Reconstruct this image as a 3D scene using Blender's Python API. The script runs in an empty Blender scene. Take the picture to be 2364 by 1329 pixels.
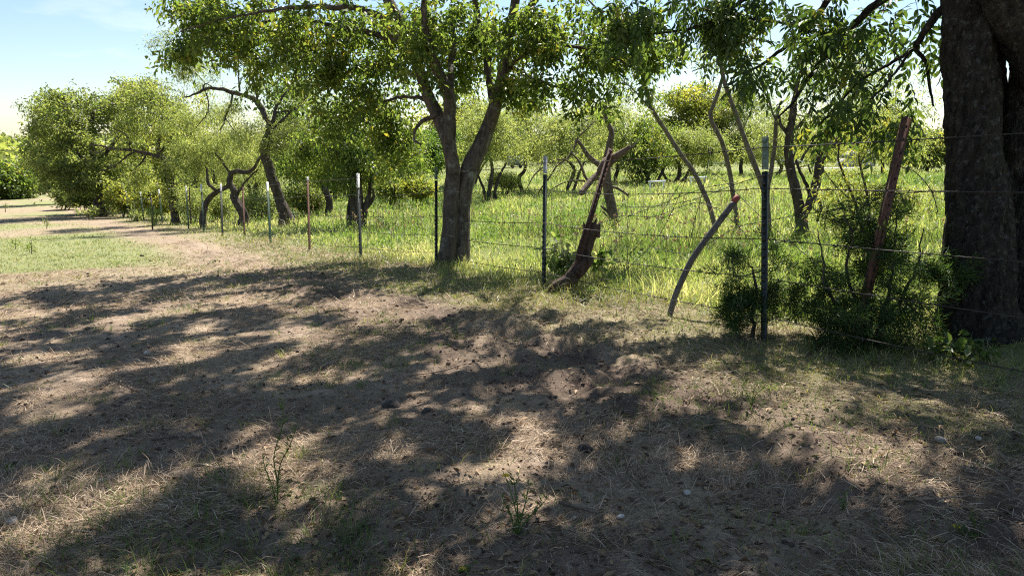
import bpy, math, random
import numpy as np
from mathutils import Vector, Matrix

# ------------------------------------------------------------------ camera, sky, sun, exposure
scene = bpy.context.scene
F, PITCH, CX, CY = 1577.0, math.radians(11.5), 1182.0, 664.5      # photograph: 2364 px wide, 24 mm lens
cam_data = bpy.data.cameras.new('camera'); cam = bpy.data.objects.new('camera', cam_data)
scene.collection.objects.link(cam); scene.camera = cam
cam_data.sensor_width = 36.0; cam_data.lens = 36.0 * F / 2364.0
cam_data.clip_start = 0.05; cam_data.clip_end = 5000
cam.location = (0, 0, 0); cam.rotation_euler = (math.pi / 2 - PITCH, 0, 0)

SUN_EL, SUN_AZ = math.radians(50), math.radians(73)               # azimuth counter-clockwise from +x
SUN = Vector((math.cos(SUN_EL) * math.cos(SUN_AZ), math.cos(SUN_EL) * math.sin(SUN_AZ), math.sin(SUN_EL)))
world = bpy.data.worlds.new('World'); scene.world = world; world.use_nodes = True
wn = world.node_tree; wn.nodes.clear()
def N(tree, kind, **kw):
    n = tree.nodes.new(kind)
    for k, v in kw.items():
        if k == 'inp':
            for i, val in v.items(): n.inputs[i].default_value = val
        else: setattr(n, k, v)
    return n
wo = N(wn, 'ShaderNodeOutputWorld'); bg = N(wn, 'ShaderNodeBackground', inp={'Strength': 0.055})
sky = N(wn, 'ShaderNodeTexSky', sky_type='NISHITA', sun_disc=False, sun_elevation=SUN_EL,
        sun_rotation=math.pi / 2 - SUN_AZ, altitude=200.0, air_density=1.15, dust_density=0.25, ozone_density=2.2)
tc = N(wn, 'ShaderNodeTexCoord'); sep = N(wn, 'ShaderNodeSeparateXYZ'); wn.links.new(tc.outputs['Generated'], sep.inputs[0])
add = N(wn, 'ShaderNodeMath', operation='ADD', inp={1: 0.16}); wn.links.new(sep.outputs['Z'], add.inputs[0])
dvx = N(wn, 'ShaderNodeMath', operation='DIVIDE'); dvy = N(wn, 'ShaderNodeMath', operation='DIVIDE')
wn.links.new(sep.outputs['X'], dvx.inputs[0]); wn.links.new(add.outputs[0], dvx.inputs[1])
wn.links.new(sep.outputs['Y'], dvy.inputs[0]); wn.links.new(add.outputs[0], dvy.inputs[1])
cmb = N(wn, 'ShaderNodeCombineXYZ'); wn.links.new(dvx.outputs[0], cmb.inputs[0]); wn.links.new(dvy.outputs[0], cmb.inputs[1])
cn = N(wn, 'ShaderNodeTexNoise', inp={'Scale': 1.25, 'Detail': 7.0, 'Roughness': 0.58}); wn.links.new(cmb.outputs[0], cn.inputs['Vector'])
cr = N(wn, 'ShaderNodeMapRange', inp={'From Min': 0.52, 'From Max': 0.74, 'To Min': 0.0, 'To Max': 0.5}); wn.links.new(cn.outputs[0], cr.inputs[0])
cm = N(wn, 'ShaderNodeMix', data_type='RGBA'); cm.inputs[7].default_value = (9.0, 9.2, 9.4, 1)
wn.links.new(cr.outputs[0], cm.inputs[0]); wn.links.new(sky.outputs[0], cm.inputs[6])
wn.links.new(cm.outputs[2], bg.inputs[0]); wn.links.new(bg.outputs[0], wo.inputs[0])

sd = bpy.data.lights.new('sun', 'SUN'); sd.energy = 5.0; sd.angle = math.radians(0.53); sd.color = (1.0, 0.94, 0.85)
so = bpy.data.objects.new('sun', sd); scene.collection.objects.link(so)
so.rotation_euler = (-SUN).to_track_quat('-Z', 'Y').to_euler(); so.location = (0, 0, 60)

scene.view_settings.view_transform = 'Standard'; scene.view_settings.look = 'None'
scene.view_settings.gamma = 1.0; scene.view_settings.use_curve_mapping = False
scene.view_settings.exposure = 1.43
scene.render.engine = 'CYCLES'
scene.cycles.max_bounces = 7; scene.cycles.diffuse_bounces = 3; scene.cycles.transmission_bounces = 5
scene.cycles.use_denoising = False
scene.cycles.filter_width = 1.15

# ------------------------------------------------------------------ small helpers
COL = scene.collection
def ray(px, py):
    u = (px - CX) / F; v = (CY - py) / F
    return np.array([u, math.cos(PITCH) + v * math.sin(PITCH), -math.sin(PITCH) + v * math.cos(PITCH)])
def P(px, py, d): return ray(px, py) * d
def proj(p):
    d = p[1] * math.cos(PITCH) - p[2] * math.sin(PITCH); up = p[1] * math.sin(PITCH) + p[2] * math.cos(PITCH)
    return CX + F * p[0] / d, CY - F * up / d

def _hash(ix, iy, s):
    h = (ix.astype(np.int64) * 374761393 + iy.astype(np.int64) * 668265263 + s * 2147483647) & 0xffffffff
    h = ((h ^ (h >> 13)) * 1274126177) & 0xffffffff
    return ((h ^ (h >> 16)) & 0xffff) / 65535.0
def vnoise(x, y, s=0):
    ix = np.floor(x); iy = np.floor(y); fx = x - ix; fy = y - iy
    fx = fx * fx * (3 - 2 * fx); fy = fy * fy * (3 - 2 * fy)
    a = _hash(ix, iy, s); b = _hash(ix + 1, iy, s); c = _hash(ix, iy + 1, s); d = _hash(ix + 1, iy + 1, s)
    return (a + (b - a) * fx) * (1 - fy) + (c + (d - c) * fx) * fy
def fbm(x, y, s=0, o=4):
    r = 0; a = 0.5; t = 0
    for i in range(o):
        r = r + a * vnoise(x, y, s + i * 17); t += a; a *= 0.5; x = x * 2.03 + 3.1; y = y * 2.03 - 1.7
    return r / t
def sm(x, a, b):
    t = np.clip((x - a) / (b - a), 0, 1); return t * t * (3 - 2 * t)

# ------------------------------------------------------------------ terrain: a = distance along the fence (away, left), t = distance across it
FT = 4.1                                                           # the fence stands on t = 4.1
def at_(x, y): return -0.573 * x + 0.82 * y, 0.82 * x + 0.573 * y
def masks(x, y):
    a, t = at_(x, y)
    w = t + 0.5 * (fbm(x * 0.5, y * 0.5, 5) - 0.5)
    edge = sm(w, 2.9, 3.5) * (1 - sm(w, 4.6, 5.6))                 # rough strip along the fence
    meadow = sm(w, 4.4, 5.2)
    lawn = sm(a + 2.2 * (fbm(x * 0.35, y * 0.35, 8) - 0.5), 9.3, 10.4) * (1 - sm(w, 1.4, 2.6))
    band = sm(fbm(a * 0.28 + 0.13 * t, t * 0.10, 21, 3), 0.44, 0.58)    # worn brown bands across the lane
    lawn = lawn * (1 - 0.85 * band)
    return a, t, edge, meadow, lawn
def dirtmask(x, y):
    a, t = at_(x, y); w = t + 0.9 * (fbm(x * 0.6, y * 0.6, 205) - 0.5)
    band = sm(w, 1.9, 2.3) * (1 - sm(w, 2.9, 3.3)) * sm(fbm(x * 1.1, y * 1.1, 207, 3), 0.40, 0.55)
    pat = sm(fbm(x * 2.1, y * 2.1, 209, 4), 0.44, 0.58) * (1 - sm(t, 3.2, 4.0))
    return np.clip((0.6 * band + 0.5 * pat) * (1 - 0.75 * sm(a, 8, 11)), 0, 0.95)
def gz(x, y, detail=True):
    x = np.asarray(x, float); y = np.asarray(y, float)
    a, t = at_(x, y)
    aa = np.where(a < 40, a, 40 + 35 * (1 - np.exp(-np.maximum(a - 40, 0) / 50)))
    k = 1 - 0.52 * sm(t, 5, 38)
    z = -1.137 - 0.06 * aa * k
    r = np.hypot(x, y)
    z = z + sm(r, 260, 760) * 9.0 + sm(r, 200, 700) * 6 * (fbm(x * 0.006, y * 0.006, 3) - 0.5)
    if detail:
        near = 1 - sm(r, 14, 40)
        z = z + 0.10 * (fbm(x * 0.45, y * 0.45, 31, 2) - 0.5) * sm(r, 1.5, 5)
        rough = 0.5 + 0.9 * sm(fbm(x * 0.7, y * 0.7, 44, 2), 0.45, 0.7) + 0.8 * sm(t, 1.7, 2.4) * (1 - sm(t, 3.2, 3.8))
        lw = sm(a, 9.3, 10.4) * (1 - sm(t, 1.4, 2.6))
        rough = rough * (1 - 0.75 * lw)
        z = z + near * rough * (0.060 * (fbm(x * 3.1, y * 3.1, 51, 2) - 0.5) + 0.046 * (fbm(x * 11, y * 11, 61, 3) - 0.5))
    return z
def G(x, y): return float(gz(np.array([x]), np.array([y]))[0])
def ground_at(px, d):                                              # point on the ground in pixel column px at depth d
    x, y = (px - CX) / F * d, d
    for _ in range(12):
        z = G(x, y); y = (d + z * math.sin(PITCH)) / math.cos(PITCH)
    return np.array([x, y, G(x, y)])
def ground_px(px, py):
    r = ray(px, py); s = np.geomspace(1.2, 500, 3000)
    z = gz(r[0] * s, r[1] * s); i = int(np.argmax(r[2] * s < z)); return r * s[i]

# ------------------------------------------------------------------ mesh building
class MB:
    def __init__(self): self.v = []; self.f3 = []; self.f4 = []; self.a = []; self.n = 0
    def add(self, v, f3=None, f4=None, rnd=0.5):
        v = np.asarray(v, float)
        if f3 is not None and len(f3): self.f3.append(np.asarray(f3, np.int64) + self.n)
        if f4 is not None and len(f4): self.f4.append(np.asarray(f4, np.int64) + self.n)
        self.v.append(v); self.a.append(np.broadcast_to(np.asarray(rnd, float), (len(v),)) if np.ndim(rnd) < 2 else rnd)
        self.n += len(v)
    def mesh(self, name, off=(0, 0, 0), smooth=False, extra=None):
        me = bpy.data.meshes.new(name)
        v = np.concatenate(self.v) - np.asarray(off)
        f3 = np.concatenate(self.f3) if self.f3 else np.zeros((0, 3), np.int64)
        f4 = np.concatenate(self.f4) if self.f4 else np.zeros((0, 4), np.int64)
        me.vertices.add(len(v)); me.vertices.foreach_set('co', v.astype(np.float32).ravel())
        nl = f3.size + f4.size; me.loops.add(nl); me.polygons.add(len(f3) + len(f4))
        me.loops.foreach_set('vertex_index', np.concatenate([f3.ravel(), f4.ravel()]).astype(np.int32))
        st = np.concatenate([np.arange(len(f3)) * 3, f3.size + np.arange(len(f4)) * 4]).astype(np.int32)
        me.polygons.foreach_set('loop_start', st)
        if smooth: me.polygons.foreach_set('use_smooth', np.ones(len(st), bool))
        at = me.attributes.new('rnd', 'FLOAT', 'POINT'); at.data.foreach_set('value', np.concatenate(self.a).astype(np.float32))
        for k, arr in (extra or {}).items():
            q = me.attributes.new(k, 'FLOAT', 'POINT'); q.data.foreach_set('value', np.asarray(arr, np.float32))
        me.update(calc_edges=True)
        return me
    def obj(self, name, mat, parent=None, smooth=False, extra=None):
        off = parent['_base'] if parent is not None else (0, 0, 0)
        me = self.mesh(name, off, smooth, extra); me.materials.append(mat)
        o = bpy.data.objects.new(name, me); COL.objects.link(o)
        if parent is not None: o.parent = parent
        return o
BASES = []
def thing(name, label, cat, base=(0, 0, 0), group=None):
    o = bpy.data.objects.new(name, None); COL.objects.link(o); o.location = [float(c) for c in base]
    o.empty_display_size = 0.2
    o['label'] = label; o['category'] = cat; o['_base'] = [float(c) for c in base]
    if group: o['group'] = group
    BASES.append(o); return o
def tag(o, label, cat, group=None, kind=None):
    o['label'] = label; o['category'] = cat
    if group: o['group'] = group
    if kind: o['kind'] = kind
    return o

def resample(pts, rad, step):
    pts = np.asarray(pts, float); rad = np.asarray(rad, float)
    if len(pts) == 2: pts = np.stack([pts[0], pts.mean(0), pts[1]]); rad = np.array([rad[0], rad.mean(), rad[1]])
    p = np.concatenate([[2 * pts[0] - pts[1]], pts, [2 * pts[-1] - pts[-2]]])
    r = np.concatenate([[rad[0]], rad, [rad[-1]]])
    op, orr = [], []
    for i in range(1, len(p) - 2):
        n = max(1, int(np.linalg.norm(p[i + 1] - p[i]) / step))
        t = np.linspace(0, 1, n, endpoint=False)[:, None]
        op.append(0.5 * ((2 * p[i]) + (-p[i - 1] + p[i + 1]) * t + (2 * p[i - 1] - 5 * p[i] + 4 * p[i + 1] - p[i + 2]) * t ** 2
                         + (-p[i - 1] + 3 * p[i] - 3 * p[i + 1] + p[i + 2]) * t ** 3))
        orr.append((r[i] + (r[i + 1] - r[i]) * t[:, 0]))
    op.append(p[-2][None]); orr.append(r[-2][None])
    return np.concatenate(op), np.concatenate(orr)
def tube(mb, pts, rad, sides=7, rough=0.0, seed=0, cap=True, rnd=0.5, freq=9.0, grain=0.0):
    pts = np.asarray(pts, float); rad = np.asarray(rad, float); n = len(pts)
    tan = np.gradient(pts, axis=0); tan /= np.linalg.norm(tan, axis=1)[:, None] + 1e-9
    ref = np.array([1.0, 0, 0]) if abs(tan[0][0]) < 0.8 else np.array([0, 1.0, 0])
    u = np.zeros((n, 3)); c = np.cross(tan[0], ref); u[0] = c / np.linalg.norm(c)
    for i in range(1, n):
        c = u[i - 1] - tan[i] * np.dot(u[i - 1], tan[i]); u[i] = c / (np.linalg.norm(c) + 1e-9)
    w = np.cross(tan, u)
    th = np.linspace(0, 2 * math.pi, sides, endpoint=False)
    R = np.repeat(rad[:, None], sides, 1)
    if rough > 0:
        s = np.concatenate([[0], np.cumsum(np.linalg.norm(np.diff(pts, axis=0), axis=1))])
        X = (np.cos(th)[None] * 1.6 + seed * 7.3) + 0 * s[:, None]; Y = np.sin(th)[None] * 1.6 + s[:, None] * 0.0
        rib = fbm(X * 2.2 + 20, Y * 2.2 + s[:, None] * freq * 0.25, seed, 3) - 0.5
        big = fbm(X * 0.9, Y * 0.9 + s[:, None] * 1.6, seed + 9, 2) - 0.5
        R = R * (1 + rough * (1.1 * rib + 0.9 * big))
        if grain: R = R * (1 + grain * (fbm(np.cos(th)[None] * 7 + seed + 0 * s[:, None], np.sin(th)[None] * 7 + s[:, None] * 13, seed + 4, 3) - 0.5))
    v = pts[:, None] + R[..., None] * (np.cos(th)[None, :, None] * u[:, None] + np.sin(th)[None, :, None] * w[:, None])
    v = v.reshape(-1, 3)
    i = np.arange(n - 1)[:, None] * sides; j = np.arange(sides)[None]; k = (j + 1) % sides
    q = np.stack([i + j, i + k, i + sides + k, i + sides + j], -1).reshape(-1, 4)
    f3 = None
    if cap:
        v = np.concatenate([v, pts[:1], pts[-1:]]); c0, c1 = n * sides, n * sides + 1
        jj = np.arange(sides); kk = (jj + 1) % sides
        f3 = np.concatenate([np.stack([kk, jj, np.full(sides, c0)], 1), np.stack([(n - 1) * sides + jj, (n - 1) * sides + kk, np.full(sides, c1)], 1)])
    mb.add(v, f3, q, rnd)
def unit(v): return v / (np.linalg.norm(v, axis=-1, keepdims=True) + 1e-9)
def leaves(mb, pos, dr, nr, L, W, rnd, hi=False, fold=0.18, droop=0.15):
    n = len(pos); dr = unit(dr); sd_ = unit(np.cross(dr, nr)); nn = np.cross(sd_, dr)
    L = np.broadcast_to(L, (n,))[:, None]; W = np.broadcast_to(W, (n,))[:, None]
    b = pos; tip = pos + dr * L - nn * L * droop
    if not hi:
        r = pos + dr * L * 0.42 + sd_ * W * 0.5 + nn * W * fold; l = pos + dr * L * 0.42 - sd_ * W * 0.5 + nn * W * fold
        v = np.stack([b, r, tip, l], 1).reshape(-1, 3); o = np.arange(n)[:, None] * 4
        f = np.concatenate([o + [0, 1, 2], o + [0, 2, 3]], 1).reshape(-1, 3); k = 4
    else:
        m = pos + dr * L * 0.5 - nn * L * droop * 0.15
        r1 = pos + dr * L * 0.27 + sd_ * W * 0.43 + nn * W * fold; l1 = pos + dr * L * 0.27 - sd_ * W * 0.43 + nn * W * fold
        r2 = pos + dr * L * 0.62 + sd_ * W * 0.42 + nn * (W * fold - L * droop * 0.3); l2 = pos + dr * L * 0.62 - sd_ * W * 0.42 + nn * (W * fold - L * droop * 0.3)
        v = np.stack([b, r1, r2, tip, l2, l1, m], 1).reshape(-1, 3); o = np.arange(n)[:, None] * 7
        f = np.concatenate([o + x for x in ([0, 1, 6], [1, 2, 6], [2, 3, 6], [3, 4, 6], [4, 5, 6], [5, 0, 6])], 1).reshape(-1, 3); k = 7
    mb.add(v, f, None, np.repeat(np.broadcast_to(rnd, (n,)), k))
def blades(mb, pos, az, el, L, W, curl, rnd):
    """grass blades: flat two-piece strips; el = lift of the lower half, curl = how far the tip half bends down"""
    n = len(pos); d1 = np.stack([np.cos(az) * np.cos(el), np.sin(az) * np.cos(el), np.sin(el)], 1)
    e2 = el - curl; d2 = np.stack([np.cos(az) * np.cos(e2), np.sin(az) * np.cos(e2), np.sin(e2)], 1)
    rot = np.random.default_rng(n).uniform(0, math.pi, n)
    s = np.stack([-np.sin(az), np.cos(az), np.zeros(n)], 1); up = np.cross(d1, s)
    s = s * np.cos(rot)[:, None] + up * np.sin(rot)[:, None] * 0.7
    L = L[:, None]; W = W[:, None]
    m = pos + d1 * L * 0.5; tip = m + d2 * L * 0.5
    v = np.stack([pos - s * W * 0.5, pos + s * W * 0.5, m + s * W * 0.42, m - s * W * 0.42, tip], 1).reshape(-1, 3)
    o = np.arange(n)[:, None] * 5
    mb.add(v, (o + [3, 2, 4]), (o + [0, 1, 2, 3]), np.repeat(rnd, 5))

# ------------------------------------------------------------------ materials
def new_mat(name):
    m = bpy.data.materials.new(name); m.use_nodes = True; t = m.node_tree; t.nodes.clear()
    return m, t, N(t, 'ShaderNodeOutputMaterial')
def ramp(t, fac, stops):
    r = N(t, 'ShaderNodeValToRGB'); e = r.color_ramp.elements
    while len(e) < len(stops): e.new(0.5)
    for i, (p, c) in enumerate(stops): e[i].position = p; e[i].color = (*c, 1)
    t.links.new(fac, r.inputs[0]); return r
def leaf_mat(name, stops, trans=0.45, tcol=(1.25, 1.35, 0.55), gloss=0.35, rough=0.45):
    m, t, o = new_mat(name)
    at = N(t, 'ShaderNodeAttribute', attribute_name='rnd'); r = ramp(t, at.outputs['Fac'], stops)
    pb = N(t, 'ShaderNodeBsdfPrincipled', inp={'Roughness': rough, 'Specular IOR Level': gloss})
    t.links.new(r.outputs[0], pb.inputs['Base Color'])
    tl = N(t, 'ShaderNodeBsdfTranslucent'); mu = N(t, 'ShaderNodeMix', data_type='RGBA', blend_type='MULTIPLY', inp={0: 1.0})
    mu.inputs[7].default_value = (*tcol, 1); t.links.new(r.outputs[0], mu.inputs[6]); t.links.new(mu.outputs[2], tl.inputs[0])
    mx = N(t, 'ShaderNodeMixShader', inp={0: trans}); t.links.new(pb.outputs[0], mx.inputs[1]); t.links.new(tl.outputs[0], mx.inputs[2])
    t.links.new(mx.outputs[0], o.inputs[0]); return m
def bark_mat(name, c1, c2, lichen=None, scale=14.0, bump=0.9, dist=0.02, zs=0.28, ls=5.5):
    m, t, o = new_mat(name)
    co = N(t, 'ShaderNodeTexCoord'); mp = N(t, 'ShaderNodeMapping'); mp.inputs['Scale'].default_value = (1, 1, zs)
    t.links.new(co.outputs['Object'], mp.inputs[0])
    n1 = N(t, 'ShaderNodeTexNoise', inp={'Scale': scale, 'Detail': 6.0, 'Roughness': 0.65, 'Distortion': 0.5}); t.links.new(mp.outputs[0], n1.inputs['Vector'])
    vo = N(t, 'ShaderNodeTexVoronoi', feature='DISTANCE_TO_EDGE', inp={'Scale': scale * 1.5}); t.links.new(mp.outputs[0], vo.inputs['Vector'])
    r = ramp(t, n1.outputs[0], [(0.3, c1), (0.72, c2)])
    col = r.outputs[0]
    if lichen:
        n2 = N(t, 'ShaderNodeTexNoise', inp={'Scale': ls, 'Detail': 8.0, 'Roughness': 0.72}); t.links.new(co.outputs['Object'], n2.inputs['Vector'])
        mr = N(t, 'ShaderNodeMapRange', inp={'From Min': 0.54, 'From Max': 0.64, 'To Max': 0.75}); t.links.new(n2.outputs[0], mr.inputs[0])
        mx = N(t, 'ShaderNodeMix', data_type='RGBA'); mx.inputs[7].default_value = (*lichen, 1)
        t.links.new(mr.outputs[0], mx.inputs[0]); t.links.new(col, mx.inputs[6]); col = mx.outputs[2]
    pb = N(t, 'ShaderNodeBsdfPrincipled', inp={'Roughness': 0.9, 'Specular IOR Level': 0.15}); t.links.new(col, pb.inputs['Base Color'])
    ad = N(t, 'ShaderNodeMath', operation='MULTIPLY_ADD', inp={1: 0.6}); t.links.new(vo.outputs[0], ad.inputs[0]); t.links.new(n1.outputs[0], ad.inputs[2])
    b = N(t, 'ShaderNodeBump', inp={'Strength': bump, 'Distance': dist}); t.links.new(ad.outputs[0], b.inputs['Height']); t.links.new(b.outputs[0], pb.inputs['Normal'])
    t.links.new(pb.outputs[0], o.inputs[0]); return m
def plain_mat(name, c1, c2, rough=0.6, metal=0.0, scale=30.0, bump=0.2, stretch=(1, 1, 1), lo=0.35, hi=0.65):
    m, t, o = new_mat(name)
    co = N(t, 'ShaderNodeTexCoord'); mp = N(t, 'ShaderNodeMapping'); mp.inputs['Scale'].default_value = stretch; t.links.new(co.outputs['Object'], mp.inputs[0])
    n1 = N(t, 'ShaderNodeTexNoise', inp={'Scale': scale, 'Detail': 5.0, 'Roughness': 0.6}); t.links.new(mp.outputs[0], n1.inputs['Vector'])
    r = ramp(t, n1.outputs[0], [(lo, c1), (hi, c2)])
    pb = N(t, 'ShaderNodeBsdfPrincipled', inp={'Roughness': rough, 'Metallic': metal}); t.links.new(r.outputs[0], pb.inputs['Base Color'])
    b = N(t, 'ShaderNodeBump', inp={'Strength': bump, 'Distance': 0.004}); t.links.new(n1.outputs[0], b.inputs['Height']); t.links.new(b.outputs[0], pb.inputs['Normal'])
    t.links.new(pb.outputs[0], o.inputs[0]); return m

M = {}
TC = (1.75, 1.8, 0.85)
M['elm'] = leaf_mat('elm_leaf', [(0.0, (0.050, 0.082, 0.022)), (0.45, (0.120, 0.168, 0.044)), (0.85, (0.21, 0.245, 0.078)), (1.0, (0.30, 0.25, 0.05))], 0.50, TC)
M['pecan'] = leaf_mat('pinnate_leaf', [(0.0, (0.032, 0.058, 0.020)), (0.5, (0.070, 0.110, 0.032)), (0.9, (0.13, 0.17, 0.045)), (1.0, (0.24, 0.22, 0.05))], 0.47, TC)
M['mesq'] = leaf_mat('feathery_leaf', [(0.0, (0.11, 0.145, 0.060)), (0.5, (0.225, 0.255, 0.108)), (1.0, (0.38, 0.38, 0.17))], 0.56, (1.7, 1.75, 0.9))
M['dark'] = leaf_mat('dark_leaf', [(0.0, (0.04, 0.08, 0.022)), (0.55, (0.09, 0.15, 0.036)), (1.0, (0.17, 0.22, 0.055))], 0.5, TC)
M['yel'] = leaf_mat('yellowing_leaf', [(0.0, (0.08, 0.108, 0.028)), (0.5, (0.18, 0.20, 0.05)), (1.0, (0.38, 0.33, 0.08))], 0.55, TC)
M['olive'] = leaf_mat('olive_leaf', [(0.0, (0.068, 0.096, 0.036)), (0.5, (0.165, 0.195, 0.070)), (1.0, (0.32, 0.32, 0.13))], 0.56, TC)
M['junip'] = leaf_mat('juniper_spray', [(0.0, (0.030, 0.058, 0.022)), (0.6, (0.065, 0.108, 0.034)), (1.0, (0.13, 0.165, 0.05))], 0.45, (1.5, 1.6, 0.7))
M['straw'] = leaf_mat('dry_straw', [(0.0, (0.10, 0.070, 0.050)), (0.35, (0.24, 0.175, 0.120)), (0.75, (0.50, 0.385, 0.27)), (1.0, (0.68, 0.565, 0.42))], 0.25, (1, 0.95, 0.8), 0.2, 0.6)
M['grass'] = leaf_mat('green_blade', [(0.0, (0.07, 0.115, 0.03)), (0.5, (0.13, 0.185, 0.05)), (0.85, (0.24, 0.25, 0.08)), (1.0, (0.40, 0.34, 0.17))], 0.40, (1.1, 1.2, 0.55))
M['meadow'] = leaf_mat('meadow_blade', [(0.0, (0.085, 0.150, 0.038)), (0.4, (0.165, 0.24, 0.070)), (0.72, (0.32, 0.34, 0.145)), (1.0, (0.54, 0.49, 0.32))], 0.52, (1.25, 1.3, 0.65))
M['litter'] = leaf_mat('fallen_leaf', [(0.0, (0.07, 0.045, 0.03)), (0.5, (0.16, 0.10, 0.06)), (1.0, (0.36, 0.25, 0.14))], 0.15, (1, 0.9, 0.7), 0.2, 0.6)
M['crumb'] = leaf_mat('soil_crumb', [(0.0, (0.045, 0.033, 0.027)), (0.6, (0.15, 0.11, 0.085)), (1.0, (0.36, 0.29, 0.23))], 0.0, (1, 1, 1), 0.1, 0.95)
M['flower'] = leaf_mat('yellow_petal', [(0.0, (0.75, 0.48, 0.02)), (1.0, (0.85, 0.62, 0.03))], 0.3, (1, 1, 0.6))
M['seed'] = leaf_mat('seed_head', [(0.0, (0.30, 0.20, 0.11)), (1.0, (0.55, 0.42, 0.26))], 0.2, (1, 0.9, 0.7))
M['bark_grey'] = bark_mat('bark_grey', (0.035, 0.028, 0.023), (0.15, 0.125, 0.105), (0.24, 0.245, 0.215), 13)
M['bark_dark'] = bark_mat('bark_dark', (0.022, 0.017, 0.014), (0.135, 0.110, 0.090), None, 11, 1.0, 0.05)
M['bark_big'] = bark_mat('bark_lichen', (0.007, 0.006, 0.005), (0.070, 0.058, 0.048), (0.125, 0.13, 0.115), 30, 1.0, 0.06, 0.4, 24)
M['bark_pale'] = bark_mat('bark_pale', (0.085, 0.07, 0.058), (0.24, 0.205, 0.175), None, 20)
M['dead'] = bark_mat('dead_wood', (0.05, 0.037, 0.028), (0.20, 0.155, 0.12), None, 22, 0.8, 0.01)
M['red_wood'] = bark_mat('weathered_cedar', (0.022, 0.015, 0.012), (0.115, 0.082, 0.066), None, 24, 0.9, 0.012)
M['grey_wood'] = plain_mat('grey_painted_wood', (0.050, 0.045, 0.040), (0.15, 0.135, 0.12), 0.75, 0, 20, 0.4, (3, 3, 0.4))
M['post_green'] = plain_mat('green_post_paint', (0.010, 0.030, 0.018), (0.022, 0.055, 0.033), 0.45, 0.0, 40, 0.1)
M['post_black'] = plain_mat('dark_post_paint', (0.008, 0.012, 0.011), (0.02, 0.026, 0.023), 0.45, 0.0, 40, 0.1)
M['post_pale'] = plain_mat('faded_green_paint', (0.10, 0.15, 0.10), (0.19, 0.24, 0.17), 0.55, 0.0, 30, 0.1)
M['post_white'] = plain_mat('white_post_paint', (0.66, 0.67, 0.68), (0.82, 0.82, 0.82), 0.5, 0.0, 30, 0.1)
M['post_silver'] = plain_mat('silver_post_paint', (0.26, 0.27, 0.28), (0.46, 0.46, 0.48), 0.45, 0.0, 30, 0.1)
M['rust'] = plain_mat('rusty_steel', (0.032, 0.014, 0.010), (0.125, 0.052, 0.030), 0.85, 0.0, 45, 0.5)
M['rust_shaded'] = plain_mat('shaded_rusty_steel', (0.020, 0.009, 0.007), (0.075, 0.031, 0.019), 0.9, 0.0, 45, 0.5)  # copy of the rust with backlit shade put into its colour
M['rust_hole'] = plain_mat('rust_hole', (0.006, 0.004, 0.003), (0.014, 0.008, 0.006), 0.95)
M['red_paint'] = plain_mat('red_paint', (0.07, 0.05, 0.045), (0.30, 0.05, 0.05), 0.8, 0, 30, 0.4, (1, 1, 1), 0.38, 0.52)
M['wire'] = plain_mat('rusted_wire', (0.018, 0.015, 0.013), (0.050, 0.042, 0.038), 0.8, 0.1, 60, 0.1)
M['stone'] = plain_mat('limestone', (0.28, 0.25, 0.21), (0.5, 0.46, 0.40), 0.9, 0, 25, 0.5)
M['dung'] = plain_mat('dark_clod', (0.02, 0.016, 0.013), (0.06, 0.048, 0.04), 0.95, 0, 30, 0.9)
M['white'] = plain_mat('white_car_paint', (0.78, 0.78, 0.79), (0.82, 0.82, 0.83), 0.25)
M['glass'] = plain_mat('dark_window', (0.02, 0.025, 0.03), (0.04, 0.045, 0.05), 0.1)
M['tyre'] = plain_mat('tyre_rubber', (0.012, 0.012, 0.012), (0.022, 0.022, 0.022), 0.85)
M['greyroof'] = plain_mat('grey_roof', (0.16, 0.17, 0.19), (0.24, 0.25, 0.27), 0.6)
M['wallpale'] = plain_mat('pale_wall', (0.55, 0.53, 0.50), (0.65, 0.63, 0.6), 0.8)
M['gravel'] = plain_mat('pale_gravel', (0.48, 0.44, 0.39), (0.62, 0.58, 0.52), 0.95, 0, 2.5, 0.6)

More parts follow.
